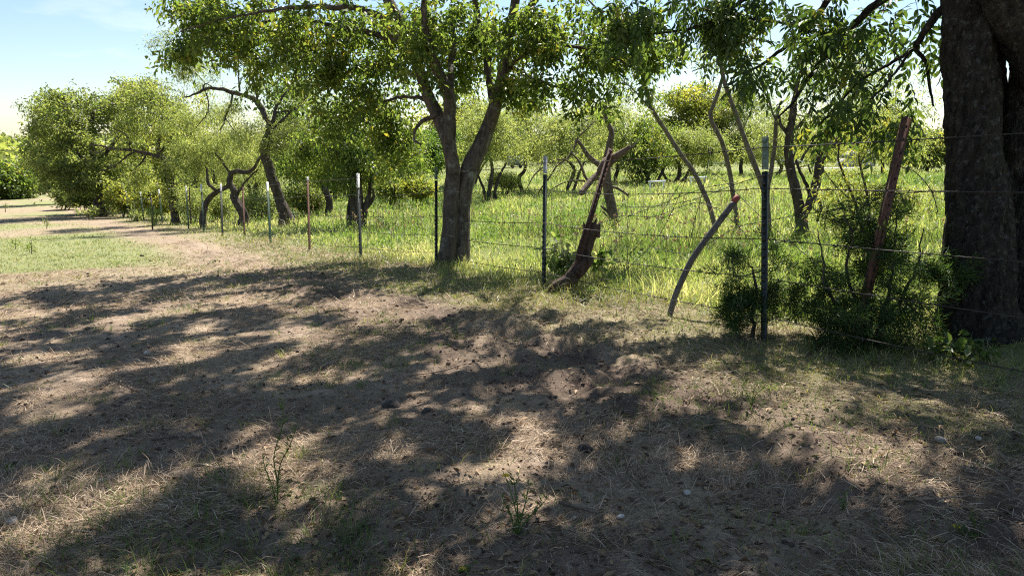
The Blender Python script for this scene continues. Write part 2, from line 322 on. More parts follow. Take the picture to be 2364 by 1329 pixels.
def ground_material():
    m, t, o = new_mat('ground_soil_and_turf')
    co = N(t, 'ShaderNodeTexCoord')
    def noise(s, d=5.0, r=0.6, vec=None):
        n = N(t, 'ShaderNodeTexNoise', inp={'Scale': s, 'Detail': d, 'Roughness': r}); t.links.new(vec or co.outputs['Object'], n.inputs['Vector']); return n.outputs[0]
    soil = ramp(t, noise(7, 8, 0.7), [(0.30, (0.115, 0.085, 0.066)), (0.50, (0.30, 0.228, 0.172)), (0.72, (0.50, 0.40, 0.315))])
    straw = ramp(t, noise(60, 4, 0.7), [(0.3, (0.17, 0.125, 0.085)), (0.7, (0.46, 0.36, 0.24))])
    def mix(f, a, b):
        x = N(t, 'ShaderNodeMix', data_type='RGBA'); t.links.new(f, x.inputs[0]); t.links.new(a, x.inputs[6]); t.links.new(b, x.inputs[7]); return x.outputs[2]
    dirt = N(t, 'ShaderNodeAttribute', attribute_name='dirt')
    dk = ramp(t, noise(16, 8, 0.75), [(0.3, (0.065, 0.048, 0.038)), (0.7, (0.21, 0.155, 0.118))])
    def mr(v, a, b, lo=0.0, hi=1.0):
        x = N(t, 'ShaderNodeMapRange', inp={'From Min': a, 'From Max': b, 'To Min': lo, 'To Max': hi}); t.links.new(v, x.inputs[0]); return x.outputs[0]
    c = mix(mr(noise(2.6, 6, 0.6), 0.38, 0.62, 0.15, 0.95), soil.outputs[0], straw.outputs[0])
    c = mix(dirt.outputs['Fac'], c, dk.outputs[0])
    lawn = ramp(t, noise(40, 6, 0.7), [(0.28, (0.13, 0.155, 0.065)), (0.55, (0.235, 0.25, 0.11)), (0.8, (0.37, 0.34, 0.19))])
    mead = ramp(t, noise(9, 6, 0.7), [(0.3, (0.10, 0.125, 0.035)), (0.6, (0.20, 0.22, 0.07)), (0.85, (0.38, 0.34, 0.17))])
    al = N(t, 'ShaderNodeAttribute', attribute_name='lawn'); am = N(t, 'ShaderNodeAttribute', attribute_name='meadow')
    wood = N(t, 'ShaderNodeAttribute', attribute_name='wood')
    c = mix(al.outputs['Fac'], c, lawn.outputs[0]); c = mix(am.outputs['Fac'], c, mead.outputs[0])
    wd = ramp(t, noise(0.05, 6, 0.7), [(0.3, (0.035, 0.06, 0.018)), (0.7, (0.09, 0.125, 0.035))])
    c = mix(wood.outputs['Fac'], c, wd.outputs[0])
    pb = N(t, 'ShaderNodeBsdfPrincipled', inp={'Roughness': 0.95, 'Specular IOR Level': 0.1}); t.links.new(c, pb.inputs['Base Color'])
    ad = N(t, 'ShaderNodeMath', operation='ADD'); t.links.new(noise(28, 8, 0.75), ad.inputs[0]); t.links.new(noise(120, 4, 0.7), ad.inputs[1])
    b = N(t, 'ShaderNodeBump', inp={'Strength': 0.8, 'Distance': 0.02}); t.links.new(ad.outputs[0], b.inputs['Height']); t.links.new(b.outputs[0], pb.inputs['Normal'])
    t.links.new(pb.outputs[0], o.inputs[0]); return m
M['ground'] = ground_material()

# ------------------------------------------------------------------ the ground: one sheet to the horizon
rr = np.concatenate([[0.05, 0.5], np.geomspace(1.0, 15, 240), np.geomspace(15.3, 2500, 60)])
th = np.concatenate([np.radians(np.linspace(30, 150, 330)), np.radians(np.linspace(155, 385, 45))])
RR, TH = np.meshgrid(rr, th, indexing='ij')
gx, gy = (RR * np.cos(TH)).ravel(), (RR * np.sin(TH)).ravel()
gv = np.stack([gx, gy, gz(gx, gy)], 1)
a_, t_, edge_, mead_, lawn_ = masks(gx, gy)
nr_, nt_ = len(rr), len(th)
i = np.arange(nr_ - 1)[:, None] * nt_; j = np.arange(nt_)[None]; k = (j + 1) % nt_
gq = np.stack([i + j, i + nt_ + j, i + nt_ + k, i + k], -1).reshape(-1, 4)
mb = MB(); mb.add(gv, None, gq)
wood_ = sm(np.hypot(gx, gy), 150, 260)
ground = mb.obj('ground', M['ground'], None, True, {'lawn': lawn_ , 'meadow': np.clip(mead_ + 0.35 * edge_, 0, 1), 'wood': wood_, 'dirt': dirtmask(gx, gy)})
ground['kind'] = 'structure'

# ------------------------------------------------------------------ trees
THIN = [1.0]
def limb_pts(spec, depth):
    pts, rad = [], []
    for q in spec:
        d = depth + (q[3] if len(q) > 3 else 0.0)
        pts.append(P(q[0], q[1], d)); rad.append(q[2] * 0.5 * d / F * THIN[0])
    return np.array(pts), np.array(rad)
def ell_points(rng, e, depth):
    if e[0] == 'w': c = np.array(e[1:4]); r = np.array(e[4:7]); n = e[7]
    else:
        d = depth + e[2]; c = P(e[0], e[1], d); r = np.array([e[3] * d / F, e[5], e[4] * d / F]); n = e[6]
    high = e[0] == 'w'; n2 = int(n * (e[8] if len(e) > 8 else 2.0))
    v = unit(rng.normal(size=(n2, 3))) * (rng.uniform(0, 1, n2) ** (1 / 2.3) * (1 + (0.12 if high else 0.24) * rng.normal(size=n2)))[:, None]
    p = c + v * r
    if high:                                                       # upper crown: boughs with gaps aligned to the sun to shape the dapples
        gx_ = p[:, 0] - p[:, 2] * SUN[0] / SUN[2]; gy_ = p[:, 1] - p[:, 2] * SUN[1] / SUN[2]
        w = vnoise(gx_ * 4.6 + 40, gy_ * 4.6 + 17, 77) + 0.3 * vnoise(gx_ * 1.6, gy_ * 1.6, 78) + rng.uniform(0, 0.08, n2)
    elif depth < 10.2 and depth > 9.5 or 4.5 < depth < 4.6:          # the two near trees: same gaps aligned to the sun for dapples
        gx_ = p[:, 0] - p[:, 2] * SUN[0] / SUN[2]; gy_ = p[:, 1] - p[:, 2] * SUN[1] / SUN[2]
        w = vnoise(gx_ * 4.6 + 40, gy_ * 4.6 + 17, 77) + 0.3 * vnoise(gx_ * 1.6, gy_ * 1.6, 78) + rng.uniform(0, 0.22, n2)
    else:                                                          # open gaps between clumps
        sc = 2.2 / max(0.25, float(np.mean(r)))
        w = vnoise(p[:, 0] * sc + p[:, 1] * sc * 0.6, p[:, 2] * sc * 1.3 - p[:, 1] * sc * 0.5, 5 + int(n)) + rng.uniform(0, 0.3, n2)
    return p[np.argsort(-w)[:n]]
def grow(rng, nodes, nrad, targets, mbw, bend=0.16, rmax=0.02, sides=4, sag=0.0, rk=0.011, seg=9):
    """each twig starts from the nearest wood already grown and ends at a target; returns the twig paths"""
    nodes = [np.asarray(nodes)]; rads = [np.asarray(nrad)]
    allp = nodes[0]; allr = rads[0]
    d0 = np.array([np.min(np.sum((allp - t) ** 2, 1)) for t in targets]); paths = []
    for ti in np.argsort(d0):
        t = targets[ti]; dd = np.sum((allp - t) ** 2, 1); i = int(np.argmin(dd)); p0 = allp[i]; L = math.sqrt(dd[i]) + 1e-4
        j1 = rng.normal(size=3) * bend * L; j2 = rng.normal(size=3) * bend * L
        c1 = p0 + (t - p0) * 0.35 + j1 + [0, 0, 0.10 * L]; c2 = p0 + (t - p0) * 0.7 + j2 * 0.7 + [0, 0, 0.06 * L]
        s = np.linspace(0, 1, max(4, min(seg, int(L / 0.15))))[:, None]
        path = (1 - s) ** 3 * p0 + 3 * (1 - s) ** 2 * s * c1 + 3 * (1 - s) * s ** 2 * c2 + s ** 3 * t
        path[:, 2] -= sag * L * s[:, 0] ** 2
        r0 = min(allr[i] * 0.75, 0.004 + rk * L, rmax); r = np.linspace(r0, max(0.0022, r0 * 0.25), len(path))
        tube(mbw, path, r, sides, cap=False)
        allp = np.concatenate([allp, path[1:]]); allr = np.concatenate([allr, r[1:]]); paths.append(path)
    return paths
def foliage(rng, paths, sp):
    """leaf placement for every twig; returns pos, dir, normal, length, width, rnd"""
    out = []
    kind = sp.get('kind', 'simple'); per = sp['per']; sg = sp['sigma']
    for path in paths:
        n = max(2, int(per * rng.uniform(0.6, 1.4))); u = rng.uniform(sp.get('tip', 0.25), 1.0, n) ** 0.7 * (len(path) - 1)
        i = np.minimum(u.astype(int), len(path) - 2); f = (u - i)[:, None]
        c = path[i] * (1 - f) + path[i + 1] * f
        off = rng.normal(size=(n, 3)) * sg * (0.5 + 0.5 * (u / len(path)))[:, None]; off[:, 2] *= 0.8
        pos = c + off
        tint = rng.normal(0, 0.19)
        dr = unit(unit(off) * 0.8 + rng.normal(size=(n, 3)) * 0.6 + np.array([0, 0, -sp.get('droop', 0.5)]))
        al_ = sp.get('along', 0.0)
        if al_: dr = unit(dr + unit(path[i + 1] - path[i]) * al_)
        nrm = unit(rng.normal(size=(n, 3)) * sp.get('flat', 0.8) + np.array([0, 0, 1.0]))
        rd = np.clip(rng.beta(2.2, 3.0, n) + tint + sp.get('tint', 0), 0, 1)
        if kind == 'pinnate':
            m = sp.get('pairs', 4); LL = sp['len']; rl = sp.get('rachis', 0.2) * rng.uniform(0.7, 1.2, n)
            sd_ = unit(np.cross(dr, nrm)); nn = np.cross(sd_, dr)
            for q in range(2 * m + 1):
                s = 1.0 if q == 2 * m else (0.25 + 0.75 * (q // 2) / m); sgn = 0 if q == 2 * m else (1 if q % 2 else -1)
                bp = pos + dr * (rl * s)[:, None] - np.array([0, 0, 1.0]) * (rl * s * s * 0.35)[:, None]
                ld = dr * (0.55 if sgn else 1.0) + sd_ * sgn * 0.85 + np.array([0, 0, -0.45]) + rng.normal(size=(n, 3)) * 0.12
                out.append((bp, unit(ld), nn, LL * rng.uniform(0.75, 1.15, n), sp['wid'] * rng.uniform(0.8, 1.15, n), np.clip(rd + rng.normal(0, 0.05, n), 0, 1)))
        else:
            out.append((pos, dr, nrm, sp['len'] * np.clip(rng.lognormal(-0.08, 0.33, n), 0.4, 1.7), sp['wid'] * np.clip(rng.lognormal(-0.05, 0.28, n), 0.45, 1.6), rd))
    return [np.concatenate([o[k] for o in out]) for k in range(6)]
LEAFMESH = {}
def leaf_objects(tree, arr, idx, mat, key):
    """the leaves that show largest are leaves of their own, sharing a few meshes"""
    if key not in LEAFMESH:
        LEAFMESH[key] = []
        for q in range(7):
            b = MB(); leaves(b, np.zeros((1, 3)), np.array([[0, 1.0, 0]]), np.array([[0, 0, 1.0]]), 1.0, 0.42 if key == 'pecan' else 0.58, 0.1 + q * 0.11, True)
            me = b.mesh('leaf'); me.materials.append(mat); LEAFMESH[key].append(me)
    pos, dr, nrm, L, W, rd = arr; base = np.array(tree['_base'])
    for i in idx:
        d = unit(dr[i]); s = unit(np.cross(d, nrm[i])); n_ = np.cross(s, d)
        q = int(np.clip((rd[i] - 0.1) / 0.11, 0, 6)); o = bpy.data.objects.new('leaf', LEAFMESH[key][q]); COL.objects.link(o); o.parent = tree
        p = pos[i] - base
        o.matrix_local = Matrix(((s[0] * L[i], d[0] * L[i], n_[0] * L[i], p[0]), (s[1] * L[i], d[1] * L[i], n_[1] * L[i], p[1]),
                                 (s[2] * L[i], d[2] * L[i], n_[2] * L[i], p[2]), (0, 0, 0, 1)))
def tree(name, label, depth, base_px, trunk, limbs, ells, leaf, mat, bark, seed=1, group=None, cat='tree', big=None, far_ells=None,
         far_leaf=None, thin=1.0, sides=9, step=0.12, rough=0.35, single=0, bend=0.16, twig=True, grain=0.0, flare=1.35, rk=0.011, rmax=0.02, sag=0.0, bare=None):
    rng = np.random.default_rng(seed)
    base = ground_at(base_px, depth)
    root = thing(name, label, cat, base, group)
    nodes, nrad = [], []
    tp = [x for x in trunk]; first = True
    mbt = MB()
    for spec in tp:                                               # trunk: one or more stems from the ground
        pts, rad = limb_pts(spec, depth)
        if first or len(spec[0]) > 4:
            b0 = ground_at(spec[0][0], depth + (spec[0][3] if len(spec[0]) > 3 else 0)) - np.array([0, 0, 0.06])
            if pts[0][2] < b0[2] + 0.05: pts = pts[1:]; rad = rad[1:]
            pts = np.concatenate([[b0], pts]); rad = np.concatenate([[rad[0] * flare], rad])
        first = False
        pp, r_ = resample(pts, rad, step)
        if depth > 10.5 or cat == 'shrub': jit = np.cumsum(rng.normal(size=pp.shape) * (0.011 if cat == 'shrub' else 0.010 * min(depth, 24) / 20), 0); jit -= np.linspace(0, 1, len(pp))[:, None] * jit[-1] * 0.7; pp = pp + jit * np.minimum(1, np.arange(len(pp)) / 4)[:, None]
        tube(mbt, pp, r_, sides, rough, seed, grain=grain); nodes.append(pp[len(pp) // 3:]); nrad.append(r_[len(pp) // 3:])
    tr_ = mbt.obj('trunk', M[bark], root, True); tr_['_base'] = list(root['_base']); BASES.append(tr_)
    for li, spec in enumerate(limbs):
        pts, rad = limb_pts(spec, depth); pp, r_ = resample(pts, rad, step * 0.8); b = MB()
        pp = pp + np.cumsum(rng.normal(size=pp.shape) * (0.0022 if depth < 8 else 0.011 * min(depth, 25) / 20), 0)
        tube(b, pp, r_, max(5, min(24, sides - 2)), rough * 0.8, seed + li + 3, grain=grain * 0.8); b.obj('branch', M[bark], tr_, True); nodes.append(pp[2:] if len(pp) > 4 else pp); nrad.append(r_[2:] if len(pp) > 4 else r_)
    nodes = np.concatenate(nodes); nrad = np.concatenate(nrad)
    if thin != 1.0: ells = [e[:6] + (max(3, int(e[6] * thin)),) for e in ells]
    tg = np.concatenate([ell_points(rng, e, depth) for e in ells]) if ells else np.zeros((0, 3))
    mbw = MB(); paths = grow(rng, nodes, nrad, tg, mbw, bend, rmax, rk=rk, sag=sag, sides=4 if depth < 16 else 3, seg=9 if depth < 16 else 5) if len(tg) else []
    if bare: grow(rng, nodes, nrad, np.concatenate([ell_points(rng, e, depth) for e in bare]), mbw, 0.3, 0.02, rk=0.016 if depth > 8 else 0.009)
    mbl = MB()
    if len(paths) and leaf:
        arr = foliage(rng, paths, leaf); sel = np.zeros(len(arr[0]), bool)
        if single:
            p = arr[0]; dd = p[:, 1] * math.cos(PITCH) - p[:, 2] * math.sin(PITCH); up = p[:, 1] * math.sin(PITCH) + p[:, 2] * math.cos(PITCH)
            uu = CX + F * p[:, 0] / dd; vv = CY - F * up / dd
            ok = (uu > 20) & (uu < 2340) & (vv > 5) & (vv < 1300); sc = np.where(ok, arr[3] / dd, 0)
            idx = np.argsort(-sc)[:single * 6]; idx = rng.permutation(idx)[:single]
            leaf_objects(root, arr, idx, M[mat], leaf.get('key', mat)); sel[idx] = True
        k = ~sel
        leaves(mbl, arr[0][k], arr[1][k], arr[2][k], arr[3][k], arr[4][k], arr[5][k], leaf.get('hi', False), droop=leaf.get('curl', 0.15))
    if far_ells:                                                  # unseen crown above the picture, coarser, laid out for its ground dapples
        tg = np.concatenate([ell_points(rng, e, depth) for e in far_ells])
        pf = grow(rng, nodes, nrad, tg, mbw, bend, 0.05, rk=0.014, seg=5, sides=3)
        arr = foliage(rng, pf, far_leaf); leaves(mbl, *arr[:6])
    if mbw.n: o = mbw.obj('twigs', M[bark], root); o['kind'] = 'stuff'
    if mbl.n: o = mbl.obj('crown', M[mat], root); o['kind'] = 'stuff'
    return root

# --- the forked elm in the middle
tree('elm_tree', 'large forked grey-barked tree with leafy crown standing on the fence line', 10.0, 1045,
     [[(1030, 606, 46), (1037, 560, 42), (1041, 510, 38), (1044, 450, 37), (1047, 395, 35), (1036, 335, 32), (1012, 270, 30), (990, 225, 26), (976, 185, 25), (955, 125, 25), (934, 76, 27), (905, 20, 24), (870, -60, 20, 0.2), (830, -170, 15, 0.3)],
      [(1064, 606, 46, 0.1, 1), (1067, 545, 38, 0.1), (1068, 480, 37, 0.1), (1074, 425, 42, 0.1), (1092, 375, 44, 0.1), (1110, 335, 37, 0.1), (1128, 290, 32, 0.1), (1142, 250, 30, 0.0), (1158, 190, 27, -0.1), (1170, 130, 26, -0.2), (1176, 70, 23, -0.3), (1190, 0, 20, -0.4), (1200, -160, 14, -0.5)]],
     [[(1050, 400, 28, -0.1), (1042, 340, 28, -0.18), (1038, 265, 28, -0.2), (1030, 215, 28, -0.22), (1006, 170, 25, -0.3), (985, 110, 18, -0.5), (975, 40, 15, -0.7), (985, -60, 12, -0.8)],
      [(1036, 205, 18, -0.2), (1036, 160, 15, -0.1), (1040, 100, 12, 0.1), (1030, 20, 10, 0.2)],
      [(1142, 250, 22, 0.0), (1128, 190, 17, 0.2), (1120, 120, 17, 0.3), (1108, 50, 16, 0.4), (1103, -30, 13, 0.4), (1090, -140, 10, 0.5)],
      [(1184, 60, 18, -0.3), (1215, 25, 16, -0.5), (1245, -20, 13, -0.8), (1300, -90, 10, -1.2)],
      [(945, 100, 20, 0), (890, 82, 15, 0.2), (820, 70, 12, 0.4), (740, 62, 9, 0.6), (640, 58, 7, 0.7), (540, 80, 5, 0.6), (470, 120, 3, 0.5)],
      [(925, 60, 18, 0), (850, 26, 14, -0.1), (760, 14, 12, -0.3), (690, 12, 9, -0.5), (600, 22, 6, -0.6), (500, 40, 4, -0.7), (420, 60, 3, -0.7)],
      [(975, 185, 14, 0), (930, 160, 11, 0.3), (880, 150, 9, 0.5), (800, 170, 6, 0.7), (730, 220, 4, 0.8)],
      [(1165, 160, 14, -0.1), (1215, 130, 11, -0.4), (1280, 110, 9, -0.7), (1360, 115, 7, -0.9), (1440, 140, 4, -1.0), (1500, 170, 3, -1.0)],
      [(1168, 150, 10, -0.1), (1230, 180, 7, -0.3), (1300, 195, 5, -0.5), (1370, 230, 3, -0.6)],
      [(1010, 260, 12, -0.1), (965, 285, 8, 0.0), (950, 320, 6, 0.1), (972, 335, 4, 0.1)],
      [(1000, 240, 10, 0.1), (950, 225, 8, 0.5), (890, 235, 6, 0.8), (820, 270, 4, 1.0)]],
     [(540, 85, 0.3, 165, 90, 1.2, 150), (430, 100, 0.2, 55, 80, 0.8, 40), (460, 25, 0.1, 80, 40, 0.8, 40), (700, 110, 0.5, 170, 130, 1.4, 200), (840, 150, 0.8, 140, 130, 1.2, 170),
      (830, 275, 1.0, 130, 100, 0.8, 95), (920, 330, 1.0, 60, 90, 0.6, 45), (980, 70, 0.2, 150, 80, 1.3, 130), (1090, 90, 0.6, 120, 90, 1.0, 85), (1060, 170, 0.9, 90, 60, 0.6, 45),
      (1250, 100, -0.5, 150, 100, 1.0, 125), (1380, 105, -0.8, 130, 105, 0.9, 100), (1490, 130, -0.9, 80, 110, 0.7, 55), (1300, 220, -0.5, 130, 60, 0.6, 46), (1205, 205, -0.3, 60, 50, 0.4, 26), (960, 150, -0.6, 60, 70, 0.5, 30)],
     dict(per=30, tip=0.5, sigma=0.09, len=0.084, wid=0.044, droop=0.7, flat=0.9), 'elm', 'bark_grey', 11, single=300, thin=0.88, grain=0.10, sides=26, step=0.04, rough=0.24, flare=1.55,
     far_ells=[('w', -3.6, 9.6, 3.4, 2.4, 2.0, 0.9, 170, 2.1), ('w', -0.8, 9.4, 4.6, 2.6, 2.4, 1.3, 270, 2.0), ('w', 1.3, 8.2, 3.6, 1.5, 1.6, 1.0, 110, 1.9), ('w', -2.4, 8.0, 4.6, 2.2, 1.6, 1.0, 145, 2.0), ('w', 0.0, 7.4, 4.6, 1.9, 1.4, 0.9, 110, 2.1)],
     far_leaf=dict(per=40, tip=0.88, sigma=0.075, len=0.10, wid=0.062, droop=0.4, flat=0.6))

# --- the big multi-stemmed tree at the right edge
tree('pecan_tree', 'massive dark multi-stemmed tree with lichened bark at the right edge', 4.55, 2290,
     [[(2262, 800, 176), (2256, 700, 152), (2252, 600, 136), (2252, 500, 124), (2250, 430, 118), (2247, 300, 112), (2240, 180, 110), (2232, 60, 106), (2226, -80, 100), (2215, -320, 92), (2190, -640, 70, -0.2), (2140, -1000, 45, -0.3)],
      [(2376, 800, 170, 0.15, 1), (2362, 640, 130, 0.15), (2356, 500, 108, 0.15), (2362, 380, 100, 0.1), (2384, 240, 104, 0.05), (2402, 110, 108, 0.0), (2432, -60, 100, -0.1), (2500, -400, 80, -0.4), (2560, -800, 60, -0.6)]],
     [[(2278, 420, 60, 0.2), (2284, 300, 66, 0.22), (2286, 190, 66, 0.22), (2280, 90, 60, 0.22), (2268, -20, 60, 0.2), (2255, -200, 70, 0.5), (2200, -480, 50, 0.9), (2080, -800, 34, 1.3)],
      [(2420, 170, 120, -0.12), (2372, 95, 108, -0.16), (2330, 20, 100, -0.2), (2290, -80, 92, -0.25), (2230, -260, 76, -0.3), (2100, -520, 52, -0.1), (1900, -800, 32, 0.3)],
      [(2215, 0, 26, 0.05), (2165, 35, 17, 0.1), (2130, 88, 14, 0.2), (2115, 112, 11, 0.3), (2138, 150, 8, 0.35), (2142, 200, 6, 0.35), (2150, 245, 4, 0.35)],
      [(2118, 108, 9, 0.3), (2060, 140, 7, 0.5), (1990, 180, 6, 0.6), (1940, 230, 5, 0.7), (1890, 285, 3, 0.7)],
      [(2220, -60, 30, 0.1), (2110, -40, 22, 0.3), (2020, 10, 18, 0.6), (1965, 65, 15, 0.8), (1905, 130, 12, 0.9), (1862, 185, 9, 1.0), (1835, 235, 6, 1.0), (1800, 270, 4, 1.0)],
      [(2230, -140, 30, 0.1), (2060, -90, 22, 0.4), (1940, -30, 17, 0.8), (1880, 40, 13, 1.0), (1800, 115, 9, 1.2), (1740, 160, 6, 1.3), (1680, 185, 4, 1.3)],
      [(2200, -160, 26, 0.1), (2000, -130, 20, 0.6), (1850, -70, 15, 1.0), (1740, -5, 11, 1.2), (1650, 55, 8, 1.3), (1570, 75, 6, 1.4), (1500, 85, 4, 1.5), (1450, 100, 3, 1.5)],
      [(1960, 70, 10, 0.8), (1900, 80, 8, 0.9), (1820, 60, 6, 1.0), (1730, 50, 5, 1.1)],
      [(2100, 120, 7, 0.3), (2040, 200, 5, 0.3), (1990, 240, 4, 0.4)]],
     [(1480, 50, 1.5, 95, 60, 0.4, 26), (1420, 80, 1.6, 60, 50, 0.3, 8), (1590, 25, 1.35, 100, 45, 0.4, 26), (1690, 50, 1.2, 90, 60, 0.5, 25), (1690, 115, 1.3, 50, 35, 0.2, 7), (1755, 170, 1.1, 70, 65, 0.3, 13),
      (1830, 80, 0.95, 100, 80, 0.4, 26), (1850, 265, 0.9, 85, 45, 0.25, 15), (1960, 50, 0.7, 110, 60, 0.4, 24), (1965, 180, 0.6, 90, 60, 0.3, 12), (2085, 60, 0.5, 80, 60, 0.3, 13), (2090, 220, 0.35, 60, 70, 0.2, 9), (2150, 110, 0.4, 40, 80, 0.2, 7), (2070, 290, 0.3, 50, 25, 0.12, 5), (1700, 5, 1.2, 160, 35, 0.4, 26)],
     dict(kind='pinnate', pairs=3, per=3.5, sigma=0.085, len=0.080, wid=0.027, rachis=0.15, droop=0.85, flat=0.6, hi=True, curl=0.22), 'pecan', 'bark_big', 23, single=300, bare=[(1850, 150, 0.9, 160, 120, 0.4, 40), (2050, 180, 0.4, 110, 120, 0.3, 26), (1650, 90, 1.25, 120, 70, 0.4, 16)], grain=0.30, sides=60, step=0.024, rough=0.30, flare=1.3,
     bend=0.12, rmax=0.010, rk=0.008,
     far_ells=[('w', 2.3, 5.4, 3.6, 1.9, 1.5, 0.9, 170, 1.8), ('w', 0.9, 5.6, 3.2, 1.4, 1.2, 0.7, 95, 2.0), ('w', 3.6, 5.6, 4.4, 2.6, 2.2, 1.3, 250, 1.6), ('w', 2.0, 4.2, 3.8, 2.2, 1.4, 0.8, 140, 1.8)],
     far_leaf=dict(per=40, tip=0.88, sigma=0.075, len=0.11, wid=0.055, droop=0.5, flat=0.6))

MESQ = dict(per=72, along=0.5, sigma=0.17, len=0.10, wid=0.015, droop=0.9, flat=1.0, curl=0.3)
BR = dict(per=60, sigma=0.24, len=0.115, wid=0.06, droop=0.6, flat=0.8)
# --- mesquite with the arching bare limb
THIN[0] = 0.8
tree('mesquite_tree', 'twisted mesquite with arching dark limb and feathery foliage behind the fence', 22.5, 655,
     [[(660, 502, 34), (650, 465, 31), (638, 425, 29), (622, 385, 26), (614, 350, 24), (620, 312, 20), (624, 290, 18)]],
     [[(624, 292, 16), (610, 262, 15), (592, 237, 14), (565, 220, 12), (535, 211, 11), (505, 206, 9), (475, 207, 8), (448, 222, 5), (420, 226, 3)],
      [(592, 237, 7), (584, 205, 6), (570, 160, 5), (548, 128, 4), (530, 110, 3)], [(553, 212, 5), (547, 180, 4), (545, 150, 3), (535, 130, 2.5)],
      [(474, 208, 6), (472, 190, 4), (488, 198, 3)], [(540, 213, 6), (528, 240, 5), (515, 270, 4), (498, 296, 3)], [(518, 268, 4), (530, 290, 3), (545, 312, 2)], [(477, 215, 4), (482, 240, 3.5), (470, 265, 3), (452, 290, 2)],
      [(626, 290, 12), (636, 258, 9), (652, 228, 7), (672, 208, 5)], [(628, 300, 9), (665, 268, 7), (700, 235, 6), (715, 215, 5), (740, 245, 4), (770, 262, 3)],
      [(636, 258, 6), (690, 250, 4), (730, 238, 3)]],
     [(480, 130, 0.5, 100, 60, 1.2, 26), (410, 170, 0.6, 60, 80, 1.0, 22), (370, 90, 0.8, 30, 50, 0.6, 6), (640, 330, -0.3, 100, 55, 1.0, 55), (700, 300, 0.2, 90, 60, 1.0, 45), (560, 300, 0, 60, 60, 0.8, 24), (590, 190, 1.0, 60, 50, 0.8, 14), (700, 210, 0.5, 60, 40, 0.6, 16), (500, 260, 0.4, 70, 60, 0.8, 18)],
     MESQ, 'mesq', 'bark_dark', 31, sides=14, step=0.08, rough=0.75, bend=0.22, bare=[(520, 270, -0.3, 80, 50, 0.8, 60), (560, 160, 0, 50, 50, 0.6, 34), (450, 220, 0, 80, 50, 0.8, 46), (760, 270, 0, 60, 40, 0.6, 16)])
tree('mesquite_tree', 'gnarled mesquite with hooked trunk, left of the arching mesquite', 23.5, 552,
     [[(562, 498, 26), (548, 470, 24), (538, 445, 22), (530, 418, 19), (533, 402, 16), (548, 396, 13), (572, 397, 10), (590, 384, 8), (600, 360, 6)],
      [(470, 492, 16, 0.3, 1), (478, 460, 15, 0.3), (500, 438, 15, 0.2), (530, 428, 14, 0.1)]],
     [[(500, 440, 10), (486, 425, 9), (482, 400, 6), (478, 385, 4)], [(545, 455, 8), (562, 430, 7), (578, 410, 6), (600, 392, 4)], [(535, 405, 6), (520, 380, 5), (500, 355, 4)]],
     [(500, 345, 0.6, 80, 60, 1.2, 60), (440, 360, 0.8, 60, 60, 1.0, 40), (560, 365, 0.5, 50, 35, 0.8, 16), (450, 300, 1.2, 80, 60, 1.2, 50)],
     MESQ, 'mesq', 'bark_dark', 37, sides=14, step=0.08, rough=0.75, bend=0.2, bare=[(520, 380, -0.3, 60, 50, 0.6, 30), (580, 400, -0.2, 50, 30, 0.5, 16)])
THIN[0] = 1.0
tree('leafy_tree', 'dense low green tree with clustered dark stems behind the white-tipped post', 19.5, 822,
     [[(824, 502, 36), (822, 460, 33), (820, 420, 30), (824, 370, 24), (820, 300, 16), (815, 240, 10)], [(806, 502, 12, 0.1, 1), (810, 460, 11, 0.1), (812, 420, 10), (800, 370, 8)],
      [(838, 496, 16, 0, 1), (846, 470, 14), (852, 445, 10), (853, 420, 7), (858, 395, 5)]],
     [[(838, 492, 9), (858, 466, 8), (856, 440, 5)], [(822, 380, 12), (770, 350, 8), (720, 330, 5), (690, 345, 3)], [(824, 360, 12), (880, 330, 8), (930, 320, 5)]],
     [(800, 360, 0, 110, 70, 1.4, 110), (740, 350, 0.3, 70, 65, 1.2, 65), (880, 340, 0.3, 90, 80, 1.2, 85), (950, 360, 0.5, 50, 60, 1.0, 35), (820, 280, 0.4, 110, 70, 1.4, 80), (780, 415, -0.4, 50, 28, 0.6, 20), (690, 390, 0.4, 40, 40, 0.8, 20)],
     dict(per=62, sigma=0.20, len=0.10, wid=0.04, droop=0.9, flat=0.8), 'elm', 'bark_dark', 41, thin=0.8, sides=9, rough=0.35)
tree('leafy_tree', 'dark evergreen tree behind the arching mesquite', 29.0, 752,
     [[(760, 466, 15), (752, 440, 13), (745, 415, 12), (730, 370, 10), (715, 300, 8), (705, 230, 5)]], [[(735, 380, 8), (690, 340, 6), (660, 300, 4)]],
     [(690, 260, 0, 70, 90, 2.0, 90), (700, 370, 0, 75, 55, 1.6, 60), (660, 200, 0.5, 45, 35, 1.0, 22), (750, 340, 0.4, 60, 60, 1.5, 45)],
     dict(per=62, sigma=0.27, len=0.14, wid=0.06, droop=0.7, flat=0.8), 'dark', 'bark_dark', 43, thin=0.75, sides=7)
